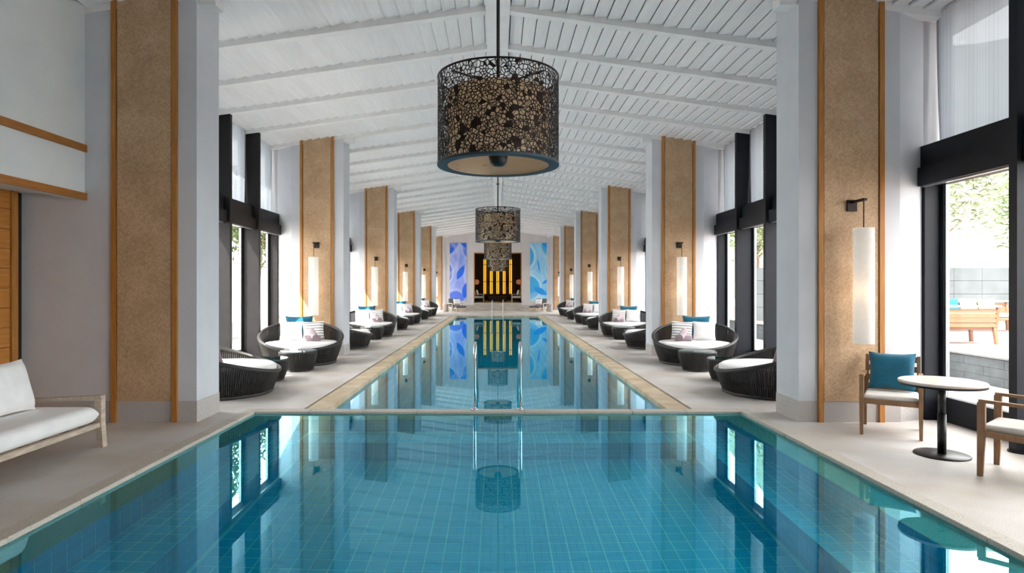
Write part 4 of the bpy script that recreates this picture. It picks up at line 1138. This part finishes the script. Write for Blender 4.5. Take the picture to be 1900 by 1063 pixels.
for i, (dx, mt, lab) in enumerate(((-1.1,'outdoor_cushion','white'),(-0.55,'green_pillow','olive'),(0.0,'outdoor_teal','teal'),(0.5,'outdoor_cushion','cream'),(1.0,'green_pillow','pale green'))):
    me = ME['white'].copy(); me.materials.clear(); me.materials.append(MAT[mt])
    thing_mesh('pillow', me, (12.5+dx, 17.12, 0.44+0.68), (-0.25, 0, 0), '%s pillow, %s from the left on the long outdoor sofa' % (lab, ordinal(i)), 'pillow', 'outdoor pillows')
gw = empty('garden_wall', (0, 0, 0)); tag(gw, 'tall pale grey tiled garden wall beyond the terrace', 'wall')
MB().box(9.0, 34.0, 22.03, 22.3, 0.0, 2.32).build('core', 'garden_wall', gw)
for row in range(4):
    for i in range(22):
        x = 9.2+i*1.0
        MB().rbox(x+0.006, x+0.994, 22.0, 22.06, 0.44+row*0.47+0.006, 0.44+row*0.47+0.464, 0.006).build('wall_tile', 'garden_wall', gw)
# hills beyond
def hill(x0, x1, y, h, seed, label):
    rg = np.random.default_rng(seed); ph = rg.random(4)*6
    def fn(u, v):
        x = x0+(x1-x0)*u; e = math.sin(PI*min(1, max(0, u)))**0.6
        zz = h*e*(1+0.18*math.sin(u*9+ph[0])+0.08*math.sin(u*23+ph[1]))
        return (x, y+26*v+3*math.sin(u*11+ph[2]), zz*math.sin(v*PI/2)-0.3)
    o = MB().grid(fn, 60, 14).build('hill', 'hill', None, True); tag(o, label, 'hill')
hill(20, 190, 84, 46, 4, 'pale wooded hillside outside the right windows')
def tree(x, y, z, h, cr, n, seed, leaf, label, palm=False):
    rg = np.random.default_rng(seed)
    r = empty('garden_tree', (x, y, z)); tag(r, label, 'tree', 'garden trees')
    tp = [(0,0,0),(0.06*h*(rg.random()-.5),0,0.3*h),(0.1*h*(rg.random()-.5),0.05,0.62*h)]
    m_ = MB().tube(tp, [0.035*h**0.8,0.028*h**0.8,0.018*h**0.8], 8)
    for k in range(7):
        a = rg.random()*2*PI; b = Vector(tp[2])*(0.6+0.4*rg.random())
        m_.tube([b, b+Vector((math.cos(a)*cr*0.5, math.sin(a)*cr*0.5, 0.16*h)), b+Vector((math.cos(a)*cr*0.8, math.sin(a)*cr*0.8, 0.3*h))], [0.04,0.025,0.012], 5)
    m_.build('trunk', 'bark', r, True)
    mb = MB(); c0 = Vector(tp[2])+Vector((0,0,0.12*h))
    cl = [(c0+Vector(((rg.random()-.5)*2*cr, (rg.random()-.5)*2*cr, (rg.random()-.35)*0.5*h))*0.8) for _ in range(26)]
    for _ in range(n):
        c = cl[int(rg.integers(len(cl)))]
        d = Vector(rg.normal(size=3))*cr*0.24; p_ = c+d
        a = Vector(rg.normal(size=3)).normalized()*(0.13+0.08*rg.random()); b = a.orthogonal().normalized()*0.045
        mb.add([p_-a, p_+b, p_+a, p_-b], [(0,1,2,3)])
    tag(mb.build('foliage', leaf, r), kind='stuff')
spots = [(13.0,27,6,2.0,'leaf_pale'),(18.6,27,7.0,2.2,'leaf_pale'),(24.2,27,6.5,2.2,'leaf_green'),(31.5,27,7,2.2,'leaf_pale'),(8.5,33,6.5,2.0,'leaf_green'),(15.5,37,7,2.4,'leaf_green')]
wh = ['left end','second from the left','middle','right end','rear left','rear right']
for i, (x, y, h, cr, lf_) in enumerate(spots):
    tree(x, y, -0.06, h, cr, 2600, 40+i, lf_, 'leafy tree behind the garden wall outside right, %s of the row' % wh[i])
for i, (x, y, h, cr, lf_) in enumerate([(-11.2,17.5,5.5,1.6,'leaf_green'),(-11.4,23.3,6,1.7,'leaf_green'),(-11.4,29.4,5.5,1.7,'leaf_pale'),(-11,37,6,2.2,'leaf_green'),(-17,14,6,1.8,'leaf_pale')]):
    tree(x, y, -0.06, h, cr, 2400, 60+i, lf_, 'garden tree outside the left windows, %s' % ['nearest of the front row', 'second in the front row', 'third in the front row', 'farthest of the front row', 'set back behind the front row'][i])
lp = MB().rbox(-9.4, -8.6, 8, 42, -0.06, 0.48, 0.02).build('garden_kerb', 'plaster_white'); tag(lp, 'low white planter kerb outside the left windows', 'kerb')
